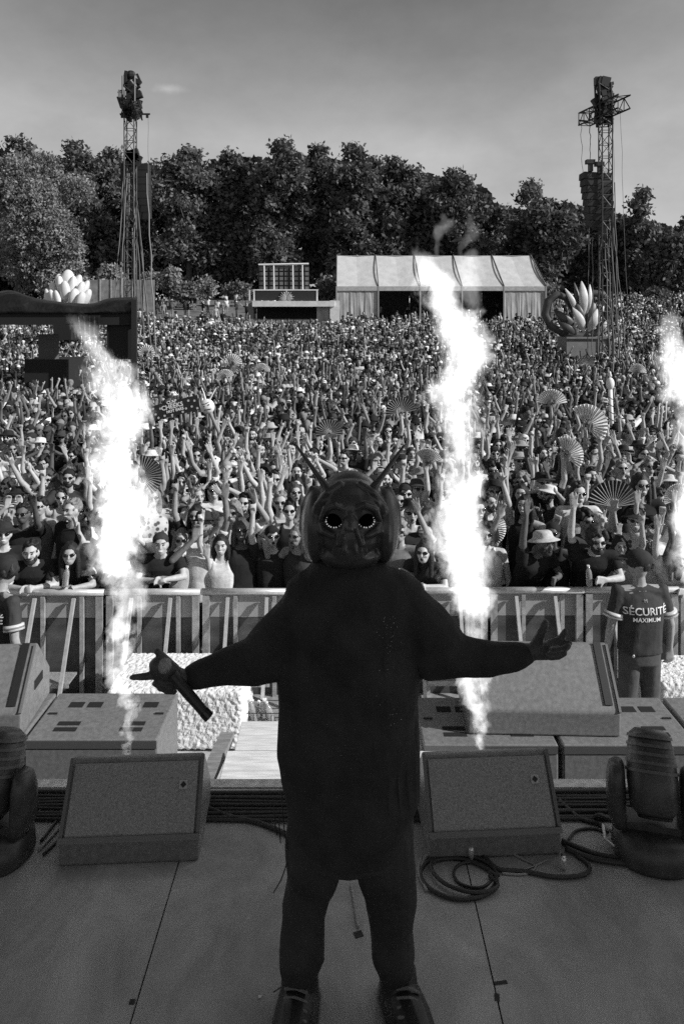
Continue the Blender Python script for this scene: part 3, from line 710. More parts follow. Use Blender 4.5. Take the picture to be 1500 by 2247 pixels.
    for me, nm, mt in zip(r, ('body', 'shirt', 'trousers', 'shoe', 'shoe', 'mask'), (M_hs, M_sh, M_tr, M_black, M_black, M_mask)):
        me.name = nm; o = ob(nm, me, mt, root)
        if nm == 'mask': mask = o
        if nm in ('shirt', 'trousers'):
            t_ = bpy.data.textures.new('folds', 'CLOUDS'); t_.noise_scale = .17; t_.noise_depth = 1
            dm = o.modifiers.new('folds', 'DISPLACE'); dm.texture = t_; dm.strength = .035; dm.mid_level = .5
    for me in r[-2:]: ob('horn', me, mat('horn_resin', .05, .35, spec=.6), mask)
    for s in (1, -1):
        X = lambda x: 768 + s * (x - 768)
        so_ = ob('eye_socket', MB().ell(c(X(803), 1142, -.112), (18 * PX, .020, 15 * PX), 20, 12), mat('socket_shade_black', .003, .9, spec=0), mask, smooth=True)  # solid bulge painted black for the shade of a hollow socket
        for a in (28, 6, -8, -30, -50, -66, -88, -104, -128, -146):
            an = R(a); e = c(X(803 + 18 * math.cos(an)), 1143 - 15 * math.sin(an), -.132)
            ob('led', MB().ell(e, .0023 if -110 < a < 0 else .0013, 8, 6), mat('led_dot', .5, .4, emit=.42), mask)
    for (a, tx), so3 in zip(lace, [o for o in root.children if o.name.startswith('shoe')]):
        for k in range(5): ob('lace', MB().tube([a + Vector((tx * .35 - .036, -.02 - k * .028, .128 - k * .007)), a + Vector((tx * .4, -.03 - k * .028, .140 - k * .008)), a + Vector((tx * .35 + .038, -.034 - k * .028, .128 - k * .007))], .0055, 6, True), mat('lace_grey', .16, .8), so3)
        ob('sole', MB().tube([a + Vector((0, .085, .014)), a + Vector((tx * .5, -.07, .014)), a + Vector((tx, -.23, .014))], [.080, .088, .072], 14, True, .22), mat('sole_grey', .14, .7), so3, smooth=True)
    # small hanging threads and rhinestones
    for (x, y0, y1, dx) in ((600, 1775, 1835, 8), (617, 1740, 1868, 14), (632, 1880, 1960, -32), (640, 2140, 2178, -40), (612, 1790, 1850, 3)):
        ob('fringe_thread', MB().tube([c(x, y0, -.05), c(x + dx * .2, (y0 * 2 + y1) / 3, -.06), c(x + dx * .5, (y0 + 2 * y1) / 3, -.05), c(x + dx, y1, -.05)], .0022, 5, True), M_black, root)
    shv = BVHTree.FromPolygons([v.co for v in r[1].vertices], [p.vertices for p in r[1].polygons])
    b = MB(); q = random.Random(4)
    for i in range(150):
        x = q.uniform(610, 700) if q.random() < .6 else q.uniform(860, 915)
        y = q.gauss(1290, 30) if x < 750 else q.uniform(1300, 1420)
        hit = shv.ray_cast(c(x, y, -.6), Vector((0, 1, 0)))
        if hit[0]: b.ell(hit[0], .0022 * q.uniform(.5, 1.2), 5, 4)
    for i in range(60):
        x = q.gauss(878, 14); y = q.uniform(1500, 1800); hit = shv.ray_cast(c(x, y, -.6), Vector((0, 1, 0)))
        if hit[0]: b.ell(hit[0], .002 * q.uniform(.4, 1), 5, 4)
    tag(ob('rhinestones', b, mat('rhinestone', .35, .2), root), kind='stuff')
    # microphone, held in the fist
    m = empty('microphone', c(372, 1478, -.10) + Rt); tag(m, 'black handheld microphone in the masked performer\'s fist', 'microphone')
    L = m.location; f = lambda x, y, dy: Q(x, y, dy) - L
    ob('handle', MB().tube([f(378, 1482, -.11), f(452, 1568, -.13)], [.020, .0165], 14), M_black, m, smooth=False)
    ob('end_cap', MB().tube([f(447, 1562, -.13), f(459, 1575, -.132)], [.0185, .0185], 14), mat('mic_end', .01, .3), m)
    ob('grille_ball', MB().ell(f(360, 1461, -.105), .026, 14, 10), M_grille, m, smooth=True)
performer()

# ------------------------------------------------------------------ security guards in the pit
def ray_text(text, size, shirt_bvh, zc, mat_, parent, yo=.004, bold=0, xo=0):
    cu = bpy.data.curves.new('t', 'FONT'); cu.body = text; cu.size = size; cu.align_x = 'CENTER'; cu.resolution_u = 3; cu.offset = bold; cu.extrude = .0
    t = bpy.data.objects.new('t', cu); COL.objects.link(t); dg = bpy.context.evaluated_depsgraph_get(); dg.update()
    me = bpy.data.meshes.new_from_object(t.evaluated_get(dg)); bpy.data.objects.remove(t)
    for v in me.vertices:
        x, z = -v.co.x + xo, v.co.y + zc      # reads correctly on the back
        hit = shirt_bvh.ray_cast(Vector((x, .6, z)), Vector((0, -1, 0)))
        v.co = Vector((x, (hit[0].y if hit[0] else .12) + yo, z))
    me.materials.append(mat_); return ob('lettering', me, None, parent)
M_print = mat('white_print', .75, .7)
M_uniform = mat('uniform_shirt', .035, .85, 12, .2, .004, 18)
def guard(px, d, headyaw, label, capc, yaw):
    v = 18; pose = POSES[v]; arms = BODY[v][1]
    b, arms, hd = make_body(pose)
    root = ob('person', PB[v], color=.32); root.location = ((px - 750) / 1600 * d, d, -1.5); root.rotation_euler = (0, 0, math.pi + yaw); root.scale = (1.08, 1.05, 1.04)
    tag(root, label, 'person', 'security guards in the pit')
    tb = MB(); g = .022
    tb.rings([(0, 0, .90, .172 + g, .12 + g), (0, 0, 1.0, .168 + g, .115 + g), (0, 0, 1.15, .175 + g, .12 + g), (0, 0, 1.3, .195 + g, .122 + g), (0, 0, 1.39, .18, .105), (0, 0, 1.44, .11, .07)])
    tb.tube([(-.17, 0, 1.41), (0, .015, 1.44), (.17, 0, 1.41)], [.07, .062, .07], 10, True)
    for S, E, W, dd in arms: tb.tube([S, S.lerp(E, .45), S.lerp(E, .80)], [.068, .067, .070], 12); tb.ell(S, .072)
    sm = eval_meshes([(tb, .011, 3, 5000)])[0]; so2 = ob('shirt', sm, M_uniform, root)
    t_ = bpy.data.textures.new('creases', 'CLOUDS'); t_.noise_scale = .10; t_.noise_depth = 2; dm = so2.modifiers.new('creases', 'DISPLACE'); dm.texture = t_; dm.strength = .022; dm.mid_level = .8
    for S, E, W, dd in arms:
        ob('armband', MB().tube([S.lerp(E, .60), S.lerp(E, .76)], [.082, .085], 16), mat('reflective_band', .6, .4), root, smooth=True)
        ob('armband_stripe', MB().tube([S.lerp(E, .655), S.lerp(E, .705)], [.0845, .0855], 16), mat('band_grey', .2, .5), root, smooth=True)
    ob('trousers', TR, parent=root, color=.085)
    ob('belt', MB().rings([(0, 0, .905, .186, .132), (0, 0, .94, .184, .13)], 20), M_black, root)
    ob('key_clip', MB().ell((.11, .118, .90), (.012, .008, .014)), M_alu, root)
    ob('radio', MB().box((-.17, .05, .90), (.05, .035, .13)).tube([(-.17, .05, .96), (-.17, .05, 1.06)], .006, 6), M_black, root)
    bv = BVHTree.FromPolygons([x.co for x in sm.vertices], [p.vertices for p in sm.polygons])
    ray_text('SÉCURITÉ', .088, bv, 1.265, M_print, root, bold=.0006)
    ray_text('MAXIMUM', .052, bv, 1.205, M_print, root, bold=.0006)
    ray_text('M', .04, bv, 1.365, mat('grey_print', .3, .7), root)
    ob('collar', MB().rings([(0, .0, 1.445, .078, .07), (0, 0, 1.462, .07, .062)], 16), M_print, root)
    h = ob('hat', HM['cap'], parent=root, loc=hd, color=capc); h.rotation_euler = (0, 0, headyaw); h.scale = (1.12, 1.12, 1.15)
    hr_ = ob('hair', HM['short'], parent=root, loc=hd + Vector((0, 0, -.012)), color=.025); hr_.rotation_euler = (0, 0, headyaw)
    return root
guard(1403, 6.75, R(75), 'security guard seen from behind, SÉCURITÉ on dark tee, in front of the barrier', .035, R(4))
g2 = guard(2, 6.6, R(105), 'security guard cut off at the picture edge, dark cap and sunglasses, in profile', .03, R(-38))
hd = BODY[18][2]; f_ = ob('sunglasses', FM['sunglasses'], parent=g2, loc=hd + Vector((0, 0, 0))); f_.rotation_euler = (0, 0, R(0))

# ------------------------------------------------------------------ crowd barrier, 1 m sections
def barrier():
    root = empty('barrier_section', (0, 0, 0))
    tube = lambda pts, r, n=10: MB().tube(pts, r, n)
    M_rail = mat('rail_aluminium', .6, .35, 20, .15, metal=.4)
    M_post = mat('post_aluminium', .42, .4, 16, .25, metal=.35)
    ob('rail', MB().tube([(-.5, 0, 1.15), (.5, 0, 1.15)], .035, 14), M_rail, root, smooth=True)
    for s in (1, -1): ob('side_post', MB().box((s * .452, .0, .56), (.07, .05, 1.10)), M_post, root)
    pn = bpy.data.materials.new('barrier_panel'); pn.use_nodes = True; N = pn.node_tree.nodes; L = pn.node_tree.links; b = N['Principled BSDF']
    ob('panel', MB().box((0, .03, .44), (.83, .008, .84)), mat('panel_aluminium', .085, .5, 2.6, .5, .004, 5, metal=.2, aniso=(1, 1, 2)), root)
    # perforated strip: real holes would be a pixel wide, so the holes are in the material
    tc = N.new('ShaderNodeTexCoord'); vo = N.new('ShaderNodeTexVoronoi'); vo.inputs['Scale'].default_value = 55; vo.inputs['Randomness'].default_value = .0
    L.new(tc.outputs['Object'], vo.inputs['Vector']); r = N.new('ShaderNodeMapRange'); r.inputs['From Min'].default_value = .2; r.inputs['From Max'].default_value = .4; r.inputs['To Min'].default_value = .04; r.inputs['To Max'].default_value = .34
    L.new(vo.outputs['Distance'], r.inputs[0]); L.new(r.outputs[0], b.inputs['Base Color']); b.inputs['Roughness'].default_value = .5
    ob('perforated_strip', MB().box((0, .03, .985), (.83, .008, .24)), pn, root)
    for x in (-.14, .27): ob('upright', MB().box((x, -.01, .56), (.04, .035, 1.1)), M_post, root)
    for x in (-.20, .21): ob('brace', MB().box((0, 0, 0), (.034, .034, 1.16), None), M_rail, root)
    k = 0
    for c in root.children:
        if c.name.startswith('brace'):
            x = (-.22, .19)[k]; k += 1
            c.location = (x, -.27, .57); c.rotation_euler = (R(-25), 0, 0)
    ob('base_plate', MB().box((0, -.28, .012), (.98, .62, .02)), M_post, root)
    ob('foot_beam', MB().box((0, -.585, .05), (.96, .03, .055)), M_rail, root)
    ob('step', MB().box((.03, -.22, .33), (.44, .24, .02)).box((.03, -.335, .315), (.44, .012, .05)), mat('tread_plate', .4, .4, 60, .3, .004, 90, metal=.3), root)
    return root
bar = barrier(); spots = [(-4.0), -3.0, -1.99, -.98, .03, 1.05, 2.06, 3.07, 4.08]
LB = ['crowd barrier section behind the cropped guard', 'crowd barrier section with a tread step beside the left flame', 'crowd barrier section above the left half of the white block', 'crowd barrier section ending at the performer\'s raised sleeve',
      'crowd barrier section hidden mostly by the masked performer', 'crowd barrier section crossed by the centre flame', 'crowd barrier section under the bearded bucket-hat fan', 'crowd barrier section behind the security guard lettered SÉCURITÉ', 'crowd barrier section at the far right edge']
for i, x in enumerate(spots):
    o = bar if i == 0 else dup_tree(bar); o.location = (x, 7.66 + .012 * i, -1.5); o.scale = (1, 1, .975)
    tag(o, LB[i], 'barrier', 'crowd barrier sections')

# ------------------------------------------------------------------ rough white blocks in the pit
def rough_block(x0, x1, y0, y1, z0, z1, label, seed):
    b = MB(); n = 42; sx, sy, sz = x1 - x0, y1 - y0, z1 - z0
    o = ob('ballast_block', MB().box(((x0 + x1) / 2, (y0 + y1) / 2, (z0 + z1) / 2), (sx, sy, sz)))
    me = o.data
    m = o.modifiers.new('b', 'BEVEL'); m.width = .035; m.segments = 3
    s = o.modifiers.new('s', 'REMESH'); s.mode = 'VOXEL'; s.voxel_size = .011
    t = bpy.data.textures.new('rough', 'CLOUDS'); t.noise_scale = .035; t.noise_depth = 2
    d = o.modifiers.new('d', 'DISPLACE'); d.texture = t; d.strength = .028; d.mid_level = .5; d.texture_coords = 'LOCAL'
    o.data.materials.append(mat('rough_white_concrete', .74, .9, 30, .12, .003, 80))
    tag(o, label, 'concrete block', 'rough white blocks in the pit')
rough_block(P(232, 0, 6.7).x, P(531, 0, 6.7).x, 6.7, 7.5, -1.47, -.93, 'rough white concrete block behind the performer\'s microphone hand', 1)
rough_block(P(1452, 0, 6.9).x, P(1452, 0, 6.9).x + 1.2, 6.9, 7.5, -1.47, -.95, 'rough white block partly hidden by the security guard\'s hand', 2)

# ------------------------------------------------------------------ subwoofers and wedges
def sub_mesh_parts(root, w, dpt, h):
    body = ob('cabinet', MB().box((0, dpt / 2, h / 2), (w - .01, dpt, h)), M_blackp, root); bevel(body, .012)
    for (x, y) in ((-.28, .72), (-.13, .72), (.17, .72), (.32, .72), (-.24, .32), (-.24, .2), (.26, .32), (.26, .2)):
        hx = .10 if y > .5 else .15
        ob('handle_recess', MB().box((x * w, y * dpt, h + .0015), (hx, .07 if y > .5 else .045, .003)), mat('recess_shade_black', .008, .9), root)  # flat plates painted black for the shade inside the recesses
    for x in (-.42, .42):
        ob('latch', MB().box((x * w, .52 * dpt, h + .004), (.06, .015, .008)), M_black, root)
SUBTOP = -.25
def subs():
    w, dp, h = .88, .60, 1.24
    r0 = empty('subwoofer'); sub_mesh_parts(r0, w, dp, h)
    b = MB()
    ob('front_trim', MB().box((0, -.003, h - .03), (w - .02, .006, .05)), mat('trim_grey', .09, .4), r0)
    ob('label_plate', MB().box((.15, -.004, h - .16), (.05, .006, .07)).box((.23, -.004, h - .16), (.05, .006, .08)), mat('plate_pale', .35, .5), r0)
    lab = ['black subwoofer at the far left under the stacked front fill', 'black subwoofer with its handles facing up beside the white block', 'black subwoofer behind the right stage monitor and centre flame', 'black subwoofer under the right front fill',
           'black subwoofer behind the right moving head light', 'black subwoofer at the picture edge beside a moving head']
    for i, x in enumerate((-2.53, -1.64, .96, 1.86, 2.76, -3.42)):
        o = r0 if i == 0 else dup_tree(r0); o.location = (x, 4.76 + (.0 if x < 0 else -.06), SUBTOP - h); tag(o, (lab + lab)[i] if i < 5 else 'black subwoofer outside the left edge', 'subwoofer', 'subwoofers along the stage front')
subs()
def wedge(name, w, pts, label, group, loc, rz, badge=True, pale=False, mt=None):
    "pts: side profile (y,z) polygon: front bottom, front top (grille foot), back top, back bottom"
    root = empty(name, loc, rz); tag(root, label, 'stage monitor', group)
    n = len(pts); b = MB()
    vs = [(-w / 2, y, z) for y, z in pts] + [(w / 2, y, z) for y, z in pts]
    b.add(vs, [tuple(range(n - 1, -1, -1)), tuple(range(n, 2 * n))] + [(i, (i + 1) % n, (i + 1) % n + n, i + n) for i in range(n)])
    bd = ob('cabinet', b, mt or M_blackp, root); bevel(bd, .014, 3)
    # grille set into the sloped face
    (y1, z1), (y2, z2) = pts[1], pts[2]; dn = Vector((0, y2 - y1, z2 - z1)); L = dn.length; dn.normalize(); nn = Vector((0, -dn.z, dn.y))
    Mx = Matrix(((1, 0, 0), (0, dn.y, dn.z), (0, 0, 0)))
    c = Vector((0, y1, z1)) + dn * L / 2
    rot = Matrix((Vector((1, 0, 0)), nn, dn)).transposed()
    if pale is False:
        ob('grille', MB().box(c + nn * .004, (w - .05, .012, L - .05), rot), M_grille, root)
        ob('grille_lip', MB().box(Vector((0, y1, z1)) + dn * .012 + nn * .012, (w + .004, .024, .024), rot), mat('lip_grey', .16, .45), root)
    for s in (1, -1): ob('side_edge', MB().box(c + Vector((s * (w / 2 - .006), 0, 0)) + nn * .004, (.016, .018, L), rot), mat('edge_grey', .14, .4), root)
    if badge:
        p = c + Vector((w * .36, 0, 0)) + dn * L * .14 + nn * .0125
        ob('badge', MB().box(p, (.038, .005, .038), rot), mat('badge_pale', .4, .5), root)
        ob('badge_mark', MB().box(p + nn * .003, (.02, .003, .02), rot @ Matrix.Rotation(R(45), 3, 'Y')), M_black, root)
    return root
G = 'floor monitors along the stage'
prof = [(0, 0), (0.0, .10), (.20, .375), (.225, .37), (.44, .12), (.44, .0)]
wedge('stage_monitor', .635, prof, 'black floor monitor with a square badge beside the left moving head', G, (P(288, 0, 3.38).x, 3.34, 0), R(3.0))
wedge('stage_monitor', .62, prof, 'black floor monitor between the performer and a coiled cable', G, (P(1083, 0, 3.42).x, 3.38, 0), R(3.5))
prof2 = [(0, 0), (0.0, .16), (.29, .48), (.33, .48), (.58, .2), (.58, .0)]
def fill(x, y, rz, label):
    r_ = wedge('front_fill', 1.0, prof2, label, 'front fill speakers on the subwoofers', (x, y, SUBTOP + .003), rz, False, True)
    for s in (1, -1):
        ob('side_handle', MB().box((s * .502, .33, .22), (.006, .16, .06)), mat('recess_shade_black', .008, .9), r_)  # thin plate painted black for the shade of a hollow handle
        ob('side_rail', MB().box((s * .43, .16, .345), (.05, .40, .012), Matrix.Rotation(R(47.8), 3, 'X')), M_black, r_)
    for k in (-1, 0, 1): ob('screw', MB().ell((.05 + k * .045, .22, .368), (.008, .008, .008), 8, 6), M_black, r_)
    return r_
fill(1.33, 4.80, R(-2), 'large black front fill speaker leaning back beside the performer\'s open hand')
fill(-2.60, 4.74, R(4), 'large black front fill speaker at the far left on the subwoofers')

# ------------------------------------------------------------------ moving head lights
def moving_head(loc, label, tilt):
    r_ = empty('moving_head_light', loc, R(-14)); r_.scale = (.9, .9, .88); tag(r_, label, 'moving head light', 'moving head lights on the stage')
    M_mh = mat('fixture_plastic', .05, .36, 20, .3, .0008, 200)
    bs = ob('base', MB().rings([(0, 0, 0, .19, .17), (0, 0, .03, .20, .18), (0, 0, .13, .19, .17), (0, 0, .16, .12, .12)], 28), M_mh, r_, smooth=True)
    for s in (1, -1):
        a = MB().rings([(s * .155, 0, .15, .045, .075), (s * .175, 0, .22, .05, .085), (s * .178, 0, .38, .048, .082), (s * .175, 0, .455, .040, .06), (s * .17, 0, .475, .026, .035)], 16)
        ob('yoke_arm', a, M_mh, r_, smooth=True)
    hd_ = empty('x'); bpy.data.objects.remove(hd_)
    rot = Matrix.Rotation(R(tilt), 3, 'X')
    def tr(b, c=Vector((0, 0, .40))):
        b.v = [tuple(rot @ Vector(v) + c) for v in b.v]; return b
    h_ = ob('head', tr(MB().rings([(0, 0, -.16, .085, .085), (0, 0, -.13, .115, .11), (0, 0, .0, .125, .125), (0, 0, .12, .118, .118), (0, 0, .21, .10, .10), (0, 0, .235, .07, .07)], 22)), M_mh, r_, smooth=True)
    for k in range(5): ob('cooling_fin', tr(MB().rings([(0, 0, .03 + k * .04, .130 - k * .004, .130 - k * .004), (0, 0, .045 + k * .04, .130 - k * .005, .130 - k * .005)], 22)), mat('fin_grey', .1, .4), h_)
    ob('lens', tr(MB().rings([(0, 0, -.175, .08, .08), (0, 0, -.162, .085, .085)], 22)), M_lens, h_)
    ob('base_handle', MB().tube([(-.19, -.05, .05), (-.235, -.05, .08), (-.235, .05, .08), (-.19, .05, .05)], .009, 8), M_alu, r_)
    ob('yoke_floor', MB().box((0, 0, .175), (.30, .12, .04)), M_mh, r_)
    ob('cable_plug', MB().tube([(-.17, .1, .08), (-.24, .16, .06), (-.26, .2, .02)], .014, 8), M_rub, r_)
    return r_
moving_head((P(1430, 0, 3.40).x, 3.40, 0), 'moving head stage light with ribbed back on the deck beside the right monitor', -28)
moving_head((P(-8, 0, 3.42).x, 3.40, 0), 'moving head stage light half cut off beside the left monitor', -22)

# ------------------------------------------------------------------ cables, plugs, small things on the deck
def cable(pts, r, label, group=None, pale=False, name='stage_cable'):
    "smooth a list of deck points (px,py on the deck or vectors)"
    v = [Vector(p) if len(p) == 3 else P(p[0], p[1], CAMZ * 1600 / (p[1] - 700)) for p in pts]
    out = []
    for i in range(len(v) - 1):
        a, b, c, d = v[max(i - 1, 0)], v[i], v[i + 1], v[min(i + 2, len(v) - 1)]
        for t in (0, .2, .4, .6, .8):
            out.append(.5 * ((2 * b) + (c - a) * t + (2 * a - 5 * b + 4 * c - d) * t * t + (3 * b - a - 3 * c + d) * t ** 3))
    out.append(v[-1])
    for p in out: p.z = max(p.z, r + .001)
    o = ob(name, MB().tube(out, r, 8), mat('pale_cable', .3, .4) if pale else M_rub, smooth=True); tag(o, label, 'cable', group); return o
gc = 'loose cables along the front of the deck'
q = random.Random(21)
for i in range(9):
    y0 = 3.62 + i * .026; pts = [(-2.4 + k * .6, y0 + q.uniform(-.012, .012), .012) for k in range(9)]
    cable(pts, q.uniform(.007, .011), ['thin black cable nearest the performer in the run along the deck edge', 'thick cable second out from the performer in the deck edge run', 'black cable third out in the deck edge run', 'black cable fourth out in the deck edge run', 'black cable in the middle of the deck edge run',
          'black cable sixth out in the deck edge run', 'black cable seventh out in the deck edge run', 'black cable second from the white edge strip', 'black cable nearest the white edge strip'][i], gc)
cable([(440, 1772), (500, 1796), (570, 1812), (640, 1842), (690, 1870)], .011, 'black cable running from the left monitor behind the performer\'s leg', gc)
def loops(cx, cy, rx, ry, n, r, label, seed, pale=False):
    q = random.Random(seed); pts = []
    for k in range(n * 10 + 1):
        a = k / 10 * 2 * math.pi; s = 1 - .18 * (k // 10) + q.uniform(-.02, .02)
        X, Y = cx + rx * s * math.cos(a + .3 * (k // 10)) + .02 * (k // 10), cy + ry * s * math.sin(a); pts.append((X, Y, r + .002 + .010 * (k // 10) * (k % 10 > 3)))
    return cable(pts, r, label, gc, pale)
c0 = P(1008, 1928, CAMZ * 1600 / 1228)
loops(c0.x, c0.y, .175, .13, 2, .0085, 'coiled cable on the deck in front of the right monitor', 3)
loops(c0.x + .06, c0.y + .01, .085, .075, 1, .006, 'small inner loop of cable inside the larger coil', 8)
cable([(935, 1960), (925, 1920), (935, 1885), (985, 1868)], .007, 'pale thin cable rising from the coil to the right monitor', gc, True)
c1 = P(1180, 1905, CAMZ * 1600 / 1205)
cable([(1060, 1885), (1090, 1912), (1150, 1918), (1220, 1930), (1280, 1925), (1292, 1905), (1262, 1880)], .009, 'black cable curving towards the right moving head light', gc)
cable([(1225, 1760), (1270, 1800), (1310, 1812), (1335, 1830)], .010, 'black cable between the right monitor and the moving head', gc)
cable([(1245, 1850), (1262, 1828), (1300, 1822), (1330, 1832)], .006, 'thin looped cable in front of the right moving head light', gc)
cable([(1232, 1852), (1270, 1868), (1320, 1885), (1380, 1893)], .012, 'thick black cable running under the right moving head light', gc)
cable([(1240, 1868), (1290, 1888), (1340, 1898), (1400, 1903)], .012, 'thick black cable nearer the camera by the right moving head', gc)
for i, (a, b_) in enumerate((((90, 1850), (130, 1790)), ((85, 1870), (135, 1815)), ((95, 1880), (138, 1840)))):
    cable([a, ((a[0] + b_[0]) / 2 + 12, (a[1] + b_[1]) / 2 - 12), b_, (150, b_[1] - 30)], .007, ['thin cable nearest the left monitor side', 'thin cable in the middle of the left tangle', 'thin cable lowest in the left tangle'][i], gc, i == 1)
for (x, y, lab) in ((1033, 1874, 'pale cable connector standing by the right monitor'), (1236, 1896, 'pale cable connector beside the right moving head light')):
    v = P(x, y, CAMZ * 1600 / (y + 12 - 700)); e = empty('cable_connector', (v.x, v.y, .0)); tag(e, lab, 'connector', 'connectors on the deck')
    ob('shell', MB().tube([(0, 0, .004), (0, 0, .045)], [.012, .014], 12, True), mat('nickel', .7, .25, metal=.6), e, smooth=True)
    ob('boot', MB().tube([(0, 0, .03), (.0, .02, .05)], .008, 8, True), M_rub, e)
cable([(770, 1945), (776, 1975), (781, 2010), (786, 2040)], .006, 'short pale cable on the deck between the performer\'s legs', gc, True)
cable([(1062, 1872), (1085, 1900), (1120, 1912), (1160, 1908), (1200, 1890)], .004, 'thin pale cable curving in front of the right monitor', gc, True)
cable([(1110, 1870), (1145, 1888), (1175, 1905), (1150, 1922), (1100, 1920)], .005, 'thin pale loop right of the coiled cable', gc, True)
cable([(925, 1885), (918, 1920), (940, 1955), (1000, 1975), (1060, 1962), (1090, 1930)], .006, 'pale cable around the outside of the coil', gc, True)
for (x, y, w_, h_, a_, lab) in ((1098, 2158, .05, .014, 8, 'dark scrap of tape on the deck seam at the right'), (1090, 2190, .018, .03, -10, 'small dark tape scrap nearest the camera at the right'), (786, 2052, .035, .03, 20, 'dark tape mark between the performer\'s legs'), (290, 2200, .02, .02, 0, 'dark tape mark beside the left deck seam')):
    v = P(x, y, CAMZ * 1600 / (y - 700)); o = ob('tape_mark', MB().box((0, 0, 0), (w_, h_, .0016), None), mat('gaffer_tape', .03, .8) if 'grey' not in lab else mat('gaffer_grey', .12, .6)); o.location = (v.x, v.y, .0012); o.rotation_euler = (0, 0, R(a_)); tag(o, lab, 'tape', 'tape marks on the deck')
sc_ = P(570, 2190, CAMZ * 1600 / 1490); tag(ob('paper_scrap', MB().box((sc_.x, sc_.y, .003), (.012, .009, .004)), M_print), 'tiny white scrap lying on the deck left of the performer\'s shoe', 'paper scrap')
# ------------------------------------------------------------------ pit platform boards, bottle tray
z = -.30
for (xa, xb, ya, yb, zz_, lab) in ((-.74, .9, 4.39, 4.70, z, 'pale plywood board in the pit nearest the stage edge'), (-.70, .9, 4.76, 5.10, z - .03, 'pale plywood board in the pit beyond the shadow gap')):
    o = ob('platform_board', MB().box(((xa + xb) / 2, (ya + yb) / 2, zz_), (xb - xa, yb - ya, .03)), M_wood); tag(o, lab, 'board', 'plywood boards in the pit'); bevel(o, .003, 1)
    for xx in (xa + .05, xb - .05): ob('support_leg', MB().box((xx, (ya + yb) / 2, (zz_ - 1.5) / 2 - .012), (.05, .05, 1.5 + zz_ - .02)), M_wood, o)
t_ = P(462, 1690, 4.35)
o = ob('timber_beam', MB().box((-.83, 4.45, -.33), (.09, 1.0, .05), Matrix.Rotation(R(-6), 3, 'Z')), mat('grey_timber', .22, .7, 8, .3, aniso=(1, 6, 1))); tag(o, 'grey timber beam beside the plywood boards in the pit', 'timber')
ob('support_leg', MB().box((-.83, 4.45, -.93), (.06, .06, 1.14)), M_wood, o)
e = empty('bottle_tray', (P(578, 0, 7.1).x, 7.12, -1.49)); tag(e, 'open wire tray full of clear water bottles by the barrier foot', 'tray')
b = MB()
for k in range(5): b.tube([(-.17 + k * .085, -.12, .02), (-.17 + k * .085, -.12, .20)], .004, 5)
for zq in (.03, .12, .2): b.tube([(-.18, -.12, zq), (.18, -.12, zq), (.18, .12, zq), (-.18, .12, zq), (-.18, -.12, zq)], .004, 5)
ob('wire_frame', b, M_black, e); ob('base', MB().box((0, 0, .012), (.36, .24, .02)), M_alu, e)
M_clear = mat('clear_plastic', .85, .12, trans=.75, spec=.6)
def bottle(loc, label, rot=(0, 0, 0), group='bottles in the wire tray'):
    o = ob('water_bottle', MB().rings([(0, 0, 0, .030, .030), (0, 0, .01, .032, .032), (0, 0, .06, .030, .030), (0, 0, .12, .032, .032), (0, 0, .16, .026, .026), (0, 0, .185, .013, .013), (0, 0, .20, .013, .013)], 12), M_clear, smooth=True)
    o.location = loc; o.rotation_euler = rot; tag(o, label, 'bottle', group)
    ob('cap', MB().rings([(0, 0, .198, .015, .015), (0, 0, .215, .015, .015)], 12), M_print, o); return o
for k in range(7):
    bottle(Vector(e.location) + Vector((-.13 + .045 * k, q.uniform(-.07, .07), .03 + .03 * (k % 2))), ['clear water bottle leaning in the wire tray, nearest the white block', 'clear bottle second in the wire tray', 'clear bottle third in the wire tray', 'clear bottle in the middle of the wire tray', 'clear bottle fifth in the wire tray', 'clear bottle sixth in the wire tray', 'clear bottle in the wire tray nearest the performer'][k], (q.uniform(-.3, .3), q.uniform(-.5, .5), 0))
bottle((P(150, 0, 7.75).x, 7.66, -.31), 'clear water bottle held on the rail by the long-haired fan', (0, R(6), 0), 'bottles held over the barrier rail')
bottle((P(1288, 0, 7.75).x, 7.68, -.31), 'clear bottle held on the rail by the big curly-haired fan', (0, R(-4), 0), 'bottles held over the barrier rail')
# ------------------------------------------------------------------ hand fans, totems and sign over the crowd
M_fanp = mat('fan_leaf_pale', .78, .8, 8, .15); M_fand = mat('fan_leaf_dark', .05, .7, 25, .6)
def fan(px, py, r, a0, a1, dark, label, nz_=2.15):
    d = 1600 * (CAMZ + 1.5 - nz_) / (py - 700); d = min(max(d, 8.95), 40)
    c = P(px, py, d)
    if d > 30: c.z = gz(d) + 2.2
    R_ = r / 1600 * d; root = empty('hand_fan', c); tag(root, label, 'hand fan', 'large folding fans held over the crowd')
    n = 17; b = MB(); vs = []; fs = []
    for i in range(2 * n + 1):
        a = R(a0 + (a1 - a0) * i / (2 * n)); y = (.012 if i % 2 else -.012) * (R_ / .33)
        for rr in (.32, 1.0): vs.append((math.cos(a) * R_ * rr, y * rr, math.sin(a) * R_ * rr))
    for i in range(2 * n): fs.append((2 * i, 2 * i + 1, 2 * i + 3, 2 * i + 2))
    lf = ob('leaf', b.add(vs, fs), M_fand if dark else M_fanp, root); s = lf.modifiers.new('s', 'SOLIDIFY'); s.thickness = .003
    b = MB()
    for i in range(n + 1):
        a = R(a0 + (a1 - a0) * i / n); dv = Vector((math.cos(a), 0, math.sin(a)))
        b.tube([Vector((0, -.014, 0)), dv * R_ * .98 + Vector((0, -.016, 0))], [R_ * .010, R_ * .015], 4)
    ob('ribs', b, mat('fan_rib_pale', .35, .6) if dark else mat('fan_rib', .04, .6), root)
    ob('pivot', MB().ell((0, -.015, 0), R_ * .05, 8, 6), M_black, root)
    return root, c, d
